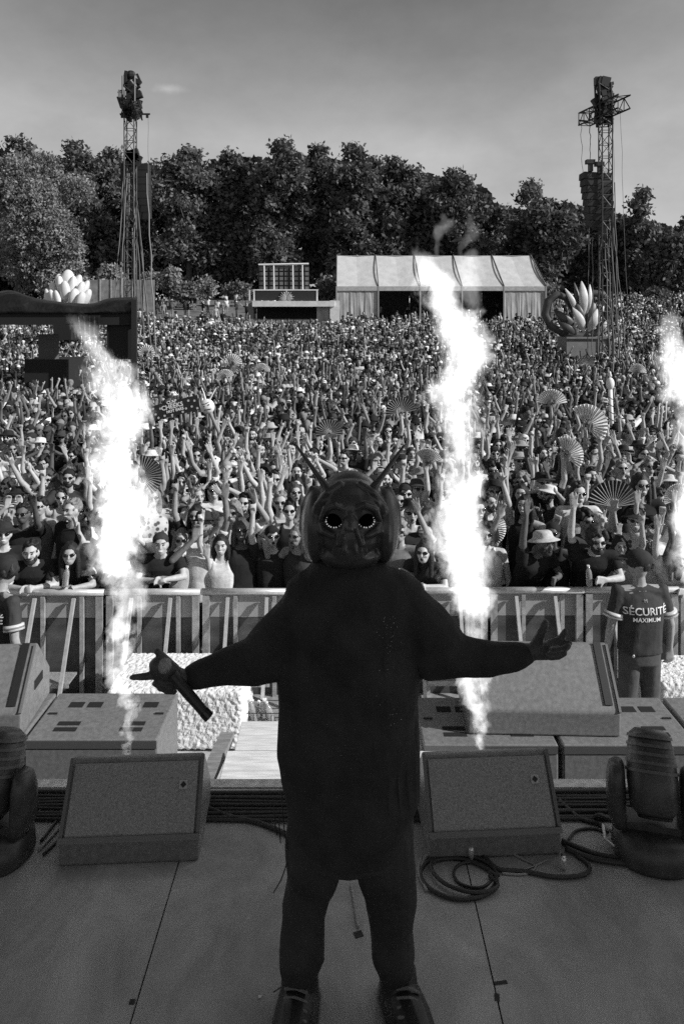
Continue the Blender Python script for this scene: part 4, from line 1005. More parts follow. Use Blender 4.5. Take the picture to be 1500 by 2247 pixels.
fl = [(1285, 935, 48, -50, 128, 0, 'big pale folding fan tilted over a brimmed hat, right of the centre flame'), (1238, 1000, 42, -40, 110, 0, 'pale folding fan just below the biggest pale fan'),
      (1210, 888, 34, 8, 170, 0, 'pale half-open fan above the biggest pale fan'), (1345, 1112, 58, 8, 168, 1, 'big dark lace folding fan above the smiling dark-haired woman'),
      (1070, 1160, 40, -75, 62, 0, 'pale pleated fan beside the centre flame, hiding a face'), (310, 1045, 46, -60, 95, 1, 'dark folding fan beside the left flame'),
      (508, 800, 24, -80, 120, 0, 'grey round fan in the middle distance, left of two smaller fans'), (575, 815, 18, 0, 170, 0, 'small grey half-circle fan left of centre, far back'),
      (722, 950, 30, -10, 200, 1, 'dark slatted fan directly above the performer\'s left horn'), (880, 905, 34, 10, 190, 1, 'dark crinkled fan left of the centre flame'),
      (935, 1020, 36, 20, 130, 0, 'pale narrow fan near the performer\'s right horn'), (322, 790, 18, -60, 200, 0, 'small grey fan by the black canopy post'),
      (1490, 1095, 34, 60, 200, 0, 'pale fan cut off at the right picture edge'), (1285, 800, 20, 0, 180, 1, 'small dark fan in front of the right lotus'), (1398, 818, 20, 0, 170, 0, 'small grey fan below the right tower'),
      (495, 830, 20, 20, 200, 0, 'pale fan seen edge on, just below the round grey fan')]
for f in fl:
    root, c, d = fan(*f)
    if d < 17:      # the one who holds it
        v = 5 if c.z + 1.5 > 1.8 else 7; W = BODY[v][1][0][2] + Vector((0, -.03, .07))
        sc2 = (c.z + 1.5) / W.z
        person((c.x - W.x * sc2, c.y - W.y * sc2 + .02, -1.5), 0, sc2, v, False, rnd.choice([.45, .38, .5]), 'shirt', rnd.choice([.022, .3, .6]), rnd.choice(['cap', 'short', 'bucket', 'long']), .03, True, 'smile', 'fan holder raising the ' + ' '.join(f[6].split()[:5]).replace(',', '') + (' by the ' + f[6].split(' ')[-1]), 'people holding up folding fans')
def stick_person(c, lab):
    v = 5; W = BODY[v][1][0][2] + Vector((0, -.03, .05)); sc2 = (c.z + 1.5) / W.z
    person((c.x - W.x * sc2, c.y - W.y * sc2 + .03, -1.5), 0, sc2, v, False, .42, 'shirt', .022, 'cap', .03, True, 'mouth', lab, 'people holding up totems')
# frowning face totem on a stick
d = 14.2; c = P(455, 892, d); e = empty('totem', c); tag(e, 'round pale totem with a frowning drawn face on a thick slanting stick', 'totem')
ob('head', MB().ell((0, 0, 0), (.14, .10, .15), 18, 12, Matrix.Rotation(R(-20), 3, 'Y')), mat('foam_pale', .78, .7), e, smooth=True)
ob('stick', MB().tube([(.05, .0, -.12), (.34, .05, -.80)], .034, 12), mat('stick_grey', .24, .6), e)
b = MB()
for x, z_ in ((-.045, .01), (.045, .045)): b.ell((x, -.098, z_), .013, 8, 6)
b.tube([(-.10, -.085, .05), (-.03, -.1, .06), (.03, -.1, .09), (.05, -.1, .10)], .006, 6); b.tube([(-.05, -.095, -.07), (-.01, -.1, -.05), (.05, -.098, -.04), (.09, -.085, -.04)], .007, 6)
ob('drawn_face', b, M_black, e)
for s in (-1, 1): ob('ear', MB().tube([(s * .04, 0, .13), (s * .09 + .02, 0, .26), (s * .14 + .03, 0, .36)], [.02, .014, .008], 8, True), mat('foam_pale', .78, .7), e, smooth=True)
stick_person(P(492, 965, d), 'fan in black tee holding the stick of the frowning totem')
# spiral striped totem
d = 15.0; c = P(1338, 880, d); e = empty('totem', c); tag(e, 'tall striped totem with a white bulb on top, right of the big pale fan', 'totem')
ob('bulb', MB().ell(P(1338, 842, d) - c, (.085, .08, .13), 14, 12).tube([P(1338, 825, d) - c, P(1337, 818, d) - c], .03, 8, True), mat('foam_pale', .78, .7), e, smooth=True)
ob('pole', MB().tube([P(1338, 855, d) - c, P(1343, 985, d) - c], .045, 12), mat('foam_pale', .78, .7), e, smooth=True)
b = MB(); a_, b2 = P(1338, 862, d) - c, P(1343, 975, d) - c
pts = [a_.lerp(b2, k / 60) + Vector((math.cos(k * .75) * .047, math.sin(k * .75) * .047, 0)) for k in range(61)]
ob('spiral_tape', b.tube(pts, .008, 5), M_black, e)
stick_person(P(1343, 995, d), 'fan in black tee holding the striped bulb totem')
# polka-dot sign
d = 14.6; c = P(385, 893, d); e = empty('sign', c, 0); e.rotation_euler = (0, R(-14), 0); tag(e, 'dark polka-dot sign lettered CLAP CHEEKS NOT EARS above raised hands', 'sign')
ob('board', MB().box((.0, 0, -.02), (.95, .02, .30)), M_black, e)
for i, (x, z_) in enumerate(((-.42, -.05), (-.38, -.13), (-.25, -.12), (.2, -.08), (.32, -.07), (.28, .06), (.40, .03), (.42, -.13), (.12, -.13), (-.1, -.14), (-.44, .07), (-.3, .04))):
    ob('dot', MB().rings([(0, 0, 0, .022, .022), (0, 0, .003, .022, .022)], 14), mat('dot_pale', .5, .7), e).matrix_local = Matrix.Translation((x, -.012, z_)) @ Matrix.Rotation(R(90), 4, 'X')
for (t, sz, z_, x_) in (('CLAP', .085, .09, -.05), ('CHEEKS', .125, -.01, -.06), ('NOT EARS', .075, -.085, -.02)):
    cu = bpy.data.curves.new('t', 'FONT'); cu.body = t; cu.size = sz; cu.align_x = 'CENTER'; cu.resolution_u = 2; cu.offset = .003; cu.extrude = .002
    tt = bpy.data.objects.new('t', cu); COL.objects.link(tt); dg = bpy.context.evaluated_depsgraph_get(); dg.update(); me = bpy.data.meshes.new_from_object(tt.evaluated_get(dg)); bpy.data.objects.remove(tt)
    me.materials.append(M_print); o = ob('lettering', me, None, e); o.location = (x_, -.016, z_); o.rotation_euler = (R(90), 0, 0)
stick_person(P(385, 925, d), 'fan in black tee holding up the polka-dot sign')

# ------------------------------------------------------------------ delay towers
def lattice(b, A, B, w, step, r=.03, n=4):
    "square lattice mast between A and B"
    A, B = Vector(A), Vector(B); t = (B - A).normalized(); u = t.orthogonal().normalized() if abs(t.z) < .9 else Vector((1, 0, 0)); u = (u - t * u.dot(t)).normalized()
    if abs(t.z) < .9: u = Vector((0, 0, 1)); u = (u - t * u.dot(t)).normalized()
    v = t.cross(u); L = (B - A).length; N = max(1, int(L / step)); cs = [(u * a + v * c) * w / 2 for a, c in ((1, 1), (-1, 1), (-1, -1), (1, -1))]
    for c in cs: b.tube([A + c, B + c], r, n)
    for k in range(N):
        p, q_ = A + t * L * k / N, A + t * L * (k + 1) / N
        for i in range(4):
            c, d_ = cs[i], cs[(i + 1) % 4]
            b.tube([p + c, q_ + d_] if k % 2 else [p + d_, q_ + c], r * .6, 3); b.tube([p + c, p + d_], r * .6, 3)
def wob(A, B, r, b, amp=.05, seed=0, n=10):
    q_ = random.Random(seed); A, B = Vector(A), Vector(B)
    b.tube([A.lerp(B, k / n) + Vector((q_.uniform(-amp, amp), 0, 0)) * (0 < k < n) for k in range(n + 1)], r, 4)
M_mast = mat('mast_steel', .04, .6, 1.5, .6); M_wire = mat('pale_wire', .13, .6)
def tower(d, px, top, cross, label):
    x = P(px, 0, d).x; g = gz(d); ztop = P(0, top, d).z; root = empty('delay_tower', (x, d, g)); tag(root, label, 'speaker tower', 'delay towers in the field')
    L = lambda px_, py_, dd=d: P(px_, py_, dd) - root.location
    b = MB(); lattice(b, (0, 0, 0), (0, 0, ztop - g - .6), .50, .62, .035); ob('mast', b, M_mast, root)
    return root, L, b
root, L, _ = tower(38, 286, 180, 0, 'delay tower with lattice mast behind the black canopy post')
q = random.Random(2)
b = MB(); lattice(b, L(286, 250), L(286, 170), .62, .4, .05)
for k in range(34):
    a = L(q.uniform(268, 305), q.uniform(168, 255)); b.box(a + Vector((0, q.uniform(-.3, .3), 0)), (q.uniform(.1, .5), q.uniform(.1, .4), q.uniform(.1, .6)), Matrix.Rotation(q.uniform(-.6, .6), 3, 'Y'))
b.ell(L(287, 164), (.26, .2, .24), 8, 6); lattice(b, L(283, 250, 38.2), L(268, 215, 37), .3, .4, .04); lattice(b, L(268, 215, 37), L(268, 198, 37), .25, .3, .04); lattice(b, L(292, 222), L(306, 256, 36.6), .3, .35, .045)
ob('mast_head', b, M_black, root)
ob('cross_bar', MB().tube([L(263, 250), L(329, 250)], .05, 6).box(L(268, 254), (.12, .1, .2)).box(L(323, 254), (.12, .1, .2)), M_black, root)
b = MB()
for k in range(12): b.box(L(q.uniform(280, 305), q.uniform(330, 358)), (.35, .3, .3), Matrix.Rotation(q.uniform(-.7, .7), 3, 'Y'))
ob('hoist_motor', b, M_black, root)
for k in range(8):
    o = ob('speaker_cabinet', MB().box(L(298 + k * .3, 368 + k * 15, 38.9), (1.42, .7, .345), Matrix.Rotation(R(k * 1.2), 3, 'X')), mat('array_grey', .02, .6), root)
def rig_lines(root, L, specs, seed):
    for i, (x0, y0, x1, y1, dd, r) in enumerate(specs):
        b = MB(); B = P(x1, y1, dd) - root.location; B.z = 0 + (gz(dd) - root.location.z) if y1 > 700 else B.z
        wob(L(x0, y0), B, r, b, .04, seed + i); ob('guy_line', b, M_wire, root)
rig_lines(root, L, [(277, 300, 250, 700, 37, .022), (281, 330, 262, 690, 36.6, .02), (283, 380, 281, 720, 37.6, .03), (296, 470, 328, 720, 34, .028), (300, 440, 342, 740, 33, .03), (322, 380, 345, 720, 35, .03), (303, 480, 345, 730, 31, .028), (294, 400, 296, 720, 37.5, .03), (325, 255, 327, 500, 38.5, .010), (290, 500, 291, 740, 37.3, .03), (266, 480, 263, 600, 38, .018)], 10)
root, L, _ = tower(36, 1328, 205, 0, 'delay tower with crossbeam and black line array on the right')
b = MB(); A1, A2 = P(1281, 262, 37.8) - root.location, P(1369, 222, 34.2) - root.location
lattice(b, A1, A2, .62, .5, .045); ob('cross_beam', b, M_black, root)
b = MB(); lattice(b, L(1326, 275), L(1322, 185), .58, .35, .05)
for k in range(40):
    a = L(q.uniform(1310, 1338), q.uniform(178, 270)); b.box(a + Vector((0, q.uniform(-.3, .3), 0)), (q.uniform(.1, .42), q.uniform(.1, .4), q.uniform(.1, .5)), Matrix.Rotation(q.uniform(-.6, .6), 3, 'Y'))
b.ell(L(1322, 178), (.26, .2, .18), 8, 6); b.tube([L(1310, 178), L(1333, 172)], .04, 5); b.tube([L(1269, 264), L(1290, 266)], .05, 5)
ob('mast_head', b, M_black, root)
for k, (x, y) in enumerate(((1294, 355), (1314, 360))):
    ob('hoist_motor', MB().box(L(x, y), (.42, .3, .2)).box(L(x + 1, y + 12), (.2, .2, .4)), M_black, root)
for k in range(8):
    ob('speaker_cabinet', MB().box(L(1305 + k * 1.6, 388 + k * 14.6, 36.4), (1.36 - k * .02, .8, .315), Matrix.Rotation(R(k * 2), 3, 'X') @ Matrix.Rotation(R(3), 3, 'Y')), mat('array_grey', .02, .6), root)
rig_lines(root, L, [(1274, 268, 1278, 400, 36.5, .012), (1294, 275, 1294, 352, 36.3, .02), (1313, 275, 1314, 360, 36.3, .02), (1345, 255, 1348, 480, 36, .008), (1360, 245, 1378, 700, 35, .010), (1319, 500, 1310, 740, 35, .03), (1330, 500, 1352, 740, 34, .03), (1336, 480, 1368, 745, 33.5, .03), (1345, 500, 1382, 740, 34, .03), (1326, 500, 1340, 740, 33.5, .032), (1292, 500, 1288, 720, 36, .02), (1348, 400, 1358, 740, 34.5, .025), (1300, 520, 1298, 740, 35.5, .02)], 40)

# ------------------------------------------------------------------ white frame tent
d = 62.; g = gz(d) - .3; xl, xr = P(738, 0, d).x, P(1197, 0, d).x; ze = P(0, 628, d).z; zr = P(0, 561, 67).z
e = empty('marquee_tent', ((xl + xr) / 2, d, g)); tag(e, 'long white frame tent with open middle bays behind the crowd', 'tent'); o0 = Vector(e.location)
bw = (xr - xl) / 5; M_roof = mat('tent_roof', .52, .6, 1.2, .10, .05, 1.5, aniso=(1, 1, 1))
for k in range(5):
    a, b_ = xl + k * bw + .03, xl + (k + 1) * bw - .03
    r1 = MB(); n = 6; vs = []
    for i in range(n + 1):
        t = i / n; sag = -.16 * math.sin(math.pi * t)
        for xx in (a, (a + b_) / 2, b_):
            vs.append(Vector((xx, d + 5 * t, ze + (zr - ze) * t + sag + (-.10 if xx not in (a, b_) else 0))) - o0)
    r1.add(vs, [(i * 3 + j, i * 3 + j + 1, i * 3 + j + 4, i * 3 + j + 3) for i in range(n) for j in (0, 1)])
    r1.add([Vector((xx, yy, zz)) - o0 for xx, yy, zz in ((a, d + 5, zr), (b_, d + 5, zr), (b_, d + 10, ze), (a, d + 10, ze))], [(0, 1, 2, 3)])
    o = ob('roof_panel', r1, M_roof, e); s = o.modifiers.new('s', 'SOLIDIFY'); s.thickness = .03
    ob('valance', MB().box(Vector(((a + b_) / 2, d - .02, ze - .2)) - o0, (b_ - a, .04, .38)), mat('valance_grey', .42, .7, 4, .2), e)
    if k in (0, 4):
        v2 = []; m = 24
        for i in range(m + 1):
            xx = a + (b_ - a) * i / m; yy = d + .05 + .012 * math.sin(i * 1.3) + .008 * math.sin(i * 2.9 + k)
            v2 += [Vector((xx, yy, ze - .38)) - o0, Vector((xx + .1 * math.sin(i), yy + .03 * math.sin(i * 2.1), g + .1)) - o0]
        o = ob('side_curtain', MB().add(v2, [(2 * i, 2 * i + 1, 2 * i + 3, 2 * i + 2) for i in range(m)]), mat('curtain_pale', .40, .7, 1.2, .3, .05, 1.2, aniso=(1.5, 1, .6)), e); s = o.modifiers.new('s', 'SOLIDIFY'); s.thickness = .02
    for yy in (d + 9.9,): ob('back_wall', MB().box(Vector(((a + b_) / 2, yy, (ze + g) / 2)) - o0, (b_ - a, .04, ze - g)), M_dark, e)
for k in range(6):
    xx = xl + k * bw; ob('post', MB().box(Vector((xx, d, (ze + g) / 2)) - o0, (.12, .12, ze - g)), mat('tent_frame', .3, .5), e)
    ob('roof_seam', MB().tube([Vector((xx, d - .03, ze + .05)) - o0, Vector((xx, d + 5, zr + .06)) - o0], .05, 5), mat('seam_grey', .15, .6), e)
o = ob('gable_wall', MB().add([Vector(p) - o0 for p in ((xr, d, g), (xr, d + 10, g), (xr, d + 10, ze), (xr, d + 5, zr - .1), (xr, d, ze))], [(0, 1, 2, 3, 4)]), mat('curtain_pale', .40, .7, 1.2, .3, .05, 1.2, aniso=(1.5, 1, .6)), e); s = o.modifiers.new('s', 'SOLIDIFY'); s.thickness = .03

# ------------------------------------------------------------------ bar with lamp wall
d = 56.; g = gz(d) - .2; e = empty('bar_kiosk', (P(625, 0, d).x, d, g)); tag(e, 'festival bar kiosk with white counter, dark sign board and lamp frame on top', 'bar'); o0 = Vector(e.location)
def bx(name, x0, x1, y0, y1, m_, dy=0, th=.1, par=None):
    a, b_ = P(x0, y0, d) - o0, P(x1, y1, d) - o0
    return ob(name, MB().box(((a.x + b_.x) / 2, dy, (a.z + b_.z) / 2), (abs(b_.x - a.x), th, abs(a.z - b_.z))), m_, par or e)
M_w2 = mat('white_panel', .68, .6, 3, .12)
bx('sign_board', 560, 694, 638, 659, M_black, 0, .12); bx('awning', 556, 734, 661, 673, M_w2, .8, 3.2); bx('left_pillar', 545, 557, 661, 720, mat('grey_panel', .2, .7), 0, .6)
bx('counter_wall', 695, 722, 673, 730, mat('curtain_pale', .40, .7, 1.2, .3, .05, 1.2, aniso=(1.5, 1, .6)), 0, .6); bx('white_pillar', 724, 745, 660, 735, M_w2, -.2, 1.0); bx('back_wall', 557, 695, 673, 730, mat('bar_dark', .015, .8), 2.0, .1)
bx('counter', 557, 695, 700, 730, mat('grey_panel', .2, .7), 0, .5); bx('board_rim', 556, 698, 635, 637.5, M_w2, -.02, .16); bx('rim_post', 694, 697, 637.5, 660, M_w2, -.02, .16); bx('rim_post', 556, 559, 637.5, 660, M_w2, -.02, .16)
bx('ladder_rail', 546.5, 549, 636, 660, M_w2, -.1, .08)
b = MB(); c = P(628, 656, d) - o0
for k in range(11):
    a = R(180 * k / 10); dv = Vector((math.cos(a), 0, math.sin(a)))
    b.tube([c + dv * .25 + Vector((0, -.09, 0)), c + dv * (.58 if k % 2 else .5) + Vector((0, -.09, 0))], [.05, .075], 6, True, .35)
ob('sun_emblem', b.ell(c + Vector((-.2, -.09, .1)), (.24, .04, .28), 12, 8).ell(c + Vector((.22, -.09, .1)), (.24, .04, .28), 12, 8), mat('emblem_pale', .3, .6), e, smooth=True)
b = MB(); wob(P(567, 581, d) - o0, P(677, 579, d) - o0, .08, b, .0, 3)
ob('lamp_frame_bar', b, M_w2, e)
for x in (579, 600, 642, 663): ob('lamp_frame_post', MB().tube([P(x, 581, d) - o0, P(x + 1, 636, d) - o0], .06, 6), M_w2, e)
lm = MB().box((0, 0, 0), (.26, .16, .26)).mesh('lamp'); lm.materials.append(mat('lamp_face', .16, .4))
for i in range(5):
    for j in range(10):
        o = ob('lamp', lm, None, e); o.location = P(572 + j * 11.2, 590 + i * 10.5, d) - o0 + Vector((0, .2, 0))
ob('lamp_backboard', MB().box(P(622, 611, d) - o0 + Vector((0, .35, 0)), (3.9, .1, 1.95)), M_black, e)

# ------------------------------------------------------------------ inflatable lotuses
def petal(b, base, tip, w, curl=0, thick=.35):
    base, tip = Vector(base), Vector(tip); n = 7; pts = []; rr = []
    for i in range(n + 1):
        t = i / n; pts.append(base.lerp(tip, t) + Vector((0, -curl * math.sin(math.pi * t), 0))); rr.append(max(.03, w * math.sin(math.pi * min(.97, .12 + .85 * t)) ** .8))
    b.tube(pts, rr, 12, True, thick, Vector((0, 1, 0)))
d = 38.; c = P(1262, 738, d); e = empty('inflatable_lotus', c); tag(e, 'giant inflatable lotus with pale petals and dark heart-shaped leaves on a grey plinth', 'inflatable')
L = lambda x, y, dy=0: P(x, y, d) - c + Vector((0, dy, 0))
b = MB().tube([L(x, y, .1) for x, y in ((1268, 690), (1248, 655), (1228, 646), (1210, 660), (1204, 690), (1214, 715), (1240, 732), (1275, 738), (1310, 728), (1328, 700), (1330, 665), (1315, 645), (1295, 643), (1275, 658), (1262, 690))], .20, 10)
ob('heart_ring', b, M_petald, e, smooth=True)
for (bx0, by, tx, ty, w, dy, dk) in ((1262, 722, 1222, 680, .34, .15, 1), (1282, 720, 1302, 655, .34, .25, 1), (1264, 690, 1241, 634, .20, -.1, 0), (1268, 695, 1261, 621, .20, .1, 1), (1274, 690, 1272, 618, .30, -.15, 0), (1282, 690, 1290, 625, .18, 0, 0), (1272, 724, 1252, 676, .30, -.4, 0), (1283, 724, 1299, 679, .30, -.4, 0),
        (1306, 708, 1317, 668, .20, .5, 0), (1258, 732, 1224, 706, .28, -.3, 1), (1306, 732, 1324, 702, .26, -.1, 0), (1274, 715, 1258, 660, .22, -.25, 1)):
    b = MB(); petal(b, L(bx0, by, dy), L(tx, ty, dy), w * .72, .25, .5); ob('petal' if not dk else 'leaf', b, M_petald if dk else M_petal, e, smooth=True)
ob('plinth', MB().box(L(1282, 760, .2), (2.1, 1.6, 1.0)), mat('plinth_grey', .2, .7, 4, .15), e); ob('plinth_frame', MB().box(L(1282, 744, -.62), (2.12, .06, .07)).box(L(1317, 760, -.62), (.06, .06, .9)).box(L(1300, 760, -.62), (.05, .06, .9)), M_black, e)
e.scale = (1.12, 1, 1); ob('air_valve', MB().ell(L(1281, 735, -.5), (.1, .06, .1)), M_black, e)
d = 42.; c = P(148, 660, d); c.z = gz(d); e = empty('inflatable_lotus', c); tag(e, 'giant pale inflatable lotus rising behind the black canopy', 'inflatable')
L = lambda x, y, dy=0: P(x, y, d) - c + Vector((0, dy, 0))
for (x, y, w, dy) in ((145, 596, .40, .3), (122, 604, .32, .5), (168, 606, .32, .5), (130, 610, .30, 0), (160, 610, .32, .1), (188, 618, .30, .4), (108, 622, .28, .3), (100, 636, .3, .1), (147, 622, .32, -.4), (183, 622, .3, -.1), (200, 638, .32, -.2), (172, 638, .34, -.5), (128, 642, .3, -.4), (115, 640, .3, -.3), (190, 644, .3, -.6), (95, 645, .26, .3)):
    b = MB(); a = L(148 + (x - 148) * .8, y + 18, dy * .8); t_ = (L(x, y, dy) - L(148 + (x - 148) * .6, y + 40, dy * .6)).normalized(); b.ell(a, (w * .95, w * .75, .62), 16, 12, t_.to_track_quat('Z', 'Y').to_matrix()); ob('petal', b, mat('petal_white', .66, .5, 2, .1), e, smooth=True)
ob('plinth', MB().box((0, 0, 2.4), (1.0, 1.6, 1.4)), mat('fascia_black', .012, .8), e); ob('plinth_leg', MB().box((0, 0, .85), (.3, .3, 1.7)), M_black, e)

# ------------------------------------------------------------------ black canopy at the left
d = 25.; e = empty('canopy', (P(150, 0, d).x, d, -1.5)); tag(e, 'black tarpaulin canopy on posts over the crowd at the left', 'canopy'); o0 = Vector(e.location)
prof_ = [(-120, 668), (-60, 655), (-20, 640), (10, 632), (28, 634), (50, 644), (80, 654), (120, 660), (170, 664), (205, 666), (222, 655), (245, 650), (298, 650)]
nx = len(prof_); M_tarp = mat('black_tarpaulin', .010, .45, 2, .4, .16, 1.6, spec=.5); b = MB(); vs = []; q = random.Random(9)
for (x, y) in prof_:
    t = P(x, y, d); bz = P(x, 664 if x < 215 else 656, d).z
    vs += [t - o0 + Vector((t.x * .22, 5.5, -.1)), t - o0 + Vector((t.x * .1, 2.5, .05)), t - o0 + Vector((0, .3, -.02)), Vector((t.x, d - .02 + q.uniform(-.05, .05), min(t.z - .22, bz))) - o0, Vector((t.x, d, P(0, 688, d).z)) - o0]
b.add(vs, [(i * 5 + j, i * 5 + j + 1, (i + 1) * 5 + j + 1, (i + 1) * 5 + j) for i in range(nx - 1) for j in range(4)])
o = ob('tarpaulin', b, M_tarp, e, smooth=True); s = o.modifiers.new('u', 'SUBSURF'); s.levels = s.render_levels = 2; s = o.modifiers.new('s', 'SOLIDIFY'); s.thickness = .02
ob('fascia', MB().box(Vector(((P(-120, 0, d).x + P(297, 0, d).x) / 2, d + .12, P(0, 697, d).z)) - o0, (P(297, 0, d).x - P(-120, 0, d).x, .1, .50)), mat('fascia_black', .012, .8), e)
ob('shade_panel', MB().box(Vector((P(262, 0, d).x, d + .25, P(0, 735, d).z)) - o0, (1.0, .08, 1.7)), mat('fascia_black', .012, .8), e)  # black sheet added to fill in the shade under the canopy
for x, dy in ((295, 0), (-140, 0)):
    ob('post', MB().box(Vector((P(x, 0, d).x, d + dy, (P(0, 655, d).z - 1.5) / 2)) - o0, (.17, .17, P(0, 655, d).z + 1.5 - .1)), M_black, e)
v2 = []
for i in range(9):
    x = 172 + i * 6; v2 += [P(x, 692, d - .1) - o0, P(x + 3 - i, 730 + (i % 3) * 5, d - .12 + .05 * (i % 2)) - o0]
o = ob('hanging_cloth', MB().add(v2, [(2 * i, 2 * i + 1, 2 * i + 3, 2 * i + 2) for i in range(8)]), M_tarp, e); s = o.modifiers.new('s', 'SOLIDIFY'); s.thickness = .01
o = ob('equipment_case', MB().box((P(107, 0, 26.4).x, 26.4, .30), (.56, .5, 3.3)), mat('case_grey', .09, .8, 10, .1)); tag(o, 'plain grey equipment case standing under the black canopy', 'case'); bevel(o, .02)
o = ob('dark_filler', MB().box((P(100, 0, 26).x, 27, -.2), (1.5, 2.0, 2.5)), mat('fascia_black', .012, .8)); tag(o, 'black riser added for the dark mass of people under the canopy', 'filler')  # black block put in for the dark mass of shaded people
# fence of scrim beyond
d = 66.; e = empty('scrim_fence', (P(270, 0, d).x, d, gz(d) - .2)); tag(e, 'pale mesh scrim fence beyond the canopy and left tower', 'fence'); o0 = Vector(e.location)
for k in range(6):
    x0, x1 = P(196 + 24 * k, 0, d).x, P(196 + 24 * (k + 1), 0, d).x
    ob('scrim_panel', MB().box(Vector(((x0 + x1) / 2, d, (P(0, 614, d).z + gz(d)) / 2)) - o0, (x1 - x0 - .06, .04, P(0, 614, d).z - gz(d))), mat('scrim_grey', .22, .85, 2, .35), e)
    ob('post', MB().box(Vector((x0, d - .05, (P(0, 612, d).z + gz(d)) / 2)) - o0, (.07, .07, P(0, 612, d).z - gz(d))), M_alu, e)

# ------------------------------------------------------------------ trees
M_leaf = {}
def leafmat(v):
    if v in M_leaf: return M_leaf[v]
    m = bpy.data.materials.new('foliage'); m.use_nodes = True; nt = m.node_tree; N = nt.nodes; b = N['Principled BSDF']
    oi = N.new('ShaderNodeTexCoord'); nz_ = N.new('ShaderNodeTexNoise'); nz_.inputs['Scale'].default_value = .55; nz_.inputs['Detail'].default_value = 5; nt.links.new(oi.outputs['Object'], nz_.inputs['Vector'])
    r = N.new('ShaderNodeMapRange'); r.inputs['From Min'].default_value = .35; r.inputs['From Max'].default_value = .65; r.inputs['To Min'].default_value = v * .55; r.inputs['To Max'].default_value = v * 1.6
    nt.links.new(nz_.outputs[0], r.inputs[0]); nt.links.new(r.outputs[0], b.inputs['Base Color']); b.inputs['Roughness'].default_value = .55; b.inputs['Specular IOR Level'].default_value = .35
    tl = N.new('ShaderNodeBsdfTranslucent'); nt.links.new(r.outputs[0], tl.inputs[0]); mx = N.new('ShaderNodeMixShader'); mx.inputs[0].default_value = .25
    nt.links.new(b.outputs[0], mx.inputs[1]); nt.links.new(tl.outputs[0], mx.inputs[2]); nt.links.new(mx.outputs[0], N['Material Output'].inputs[0]); M_leaf[v] = m; return m
M_bark = mat('bark', .07, .9, 4, .4, .03, 8)
def tree(cx, top, hw, d, tone, seed, label, leaf=.42, n=1300, low=640, name='tree', grp='trees behind the festival field', shape=1.0):
    r_ = np.random.default_rng(seed); g = gz(d); x = P(cx, 0, d).x; zt = P(0, top, d).z; W = hw / 1600 * d; zb = min(P(0, low, d).z, zt - 1); zb = max(zb, g + .3); H = zt - zb
    root = empty(name, (x, d, g)); tag(root, label, 'tree' if name == 'tree' else 'shrub', grp)
    b = MB(); hh = zt - g; tr_ = max(.05, hh * .022)
    b.tube([(0, 0, -.2), (r_.normal(0, .2) * hh * .03, 0, hh * .35), (r_.normal(0, .3) * hh * .04, 0, hh * .7)], [tr_, tr_ * .7, tr_ * .3], 8)
    for k in range(7):
        a = r_.uniform(0, 6.28); z0 = hh * r_.uniform(.25, .55); l = W * r_.uniform(.5, .8)
        b.tube([(0, 0, z0), (math.cos(a) * l * .5, math.sin(a) * l * .5, z0 + l * .35), (math.cos(a) * l, math.sin(a) * l, z0 + l * .8)], [tr_ * .4, tr_ * .25, tr_ * .08], 6)
    ob('trunk', b, M_bark, root, smooth=True)
    # lobes
    nl = 26; lob = []; tone = tone * 2.1; leaf = leaf * 1.25
    for k in range(nl):
        t = r_.uniform(0, 1); rad = W * (.35 + .65 * math.sin(math.pi * min(1, .15 + t * .75)) ** .6) * .74 * shape; a = r_.uniform(0, 6.28); q_ = math.sqrt(r_.uniform(.1, 1))
        lob.append((math.cos(a) * rad * q_, math.sin(a) * rad * q_ * .8, zb - g + H * (.06 + .80 * t) , W * r_.uniform(.26, .44)))
    lob.append((0, 0, zt - g - W * .25, W * .28)); lob = np.array(lob)
    per = 11; cl = n
    li = r_.integers(0, len(lob), cl); dv = r_.normal(size=(cl, 3)); dv /= np.linalg.norm(dv, axis=1)[:, None]; dv[:, 2] = np.where(dv[:, 2] < -.5, -dv[:, 2], dv[:, 2])
    cc = lob[li, :3] + dv * lob[li, 3:4] * r_.uniform(.55, 1.08, (cl, 1)) * np.array([1, 1, .85])
    cc[:, 2] = np.minimum(cc[:, 2], zt - g + .3)
    c = np.repeat(cc, per, 0) + r_.normal(0, leaf * .75, (cl * per, 3)); m = len(c); u = r_.normal(size=(m, 3)); u /= np.linalg.norm(u, axis=1)[:, None]
    w = np.cross(u, r_.normal(size=(m, 3))); w /= np.linalg.norm(w, axis=1)[:, None]; s = leaf * r_.uniform(.35, .8, (m, 1))
    V = np.stack([c - u * s, c + w * s * .55, c + u * s, c - w * s * .55], 1).reshape(-1, 3)
    me = bpy.data.meshes.new('crown'); me.vertices.add(len(V)); me.vertices.foreach_set('co', V.ravel().astype('f')); me.loops.add(m * 4); me.loops.foreach_set('vertex_index', np.arange(m * 4, dtype='i'))
    me.polygons.add(m); me.polygons.foreach_set('loop_start', np.arange(0, m * 4, 4, dtype='i')); me.update(calc_edges=True)
    ob('crown', me, leafmat(tone), root); return root
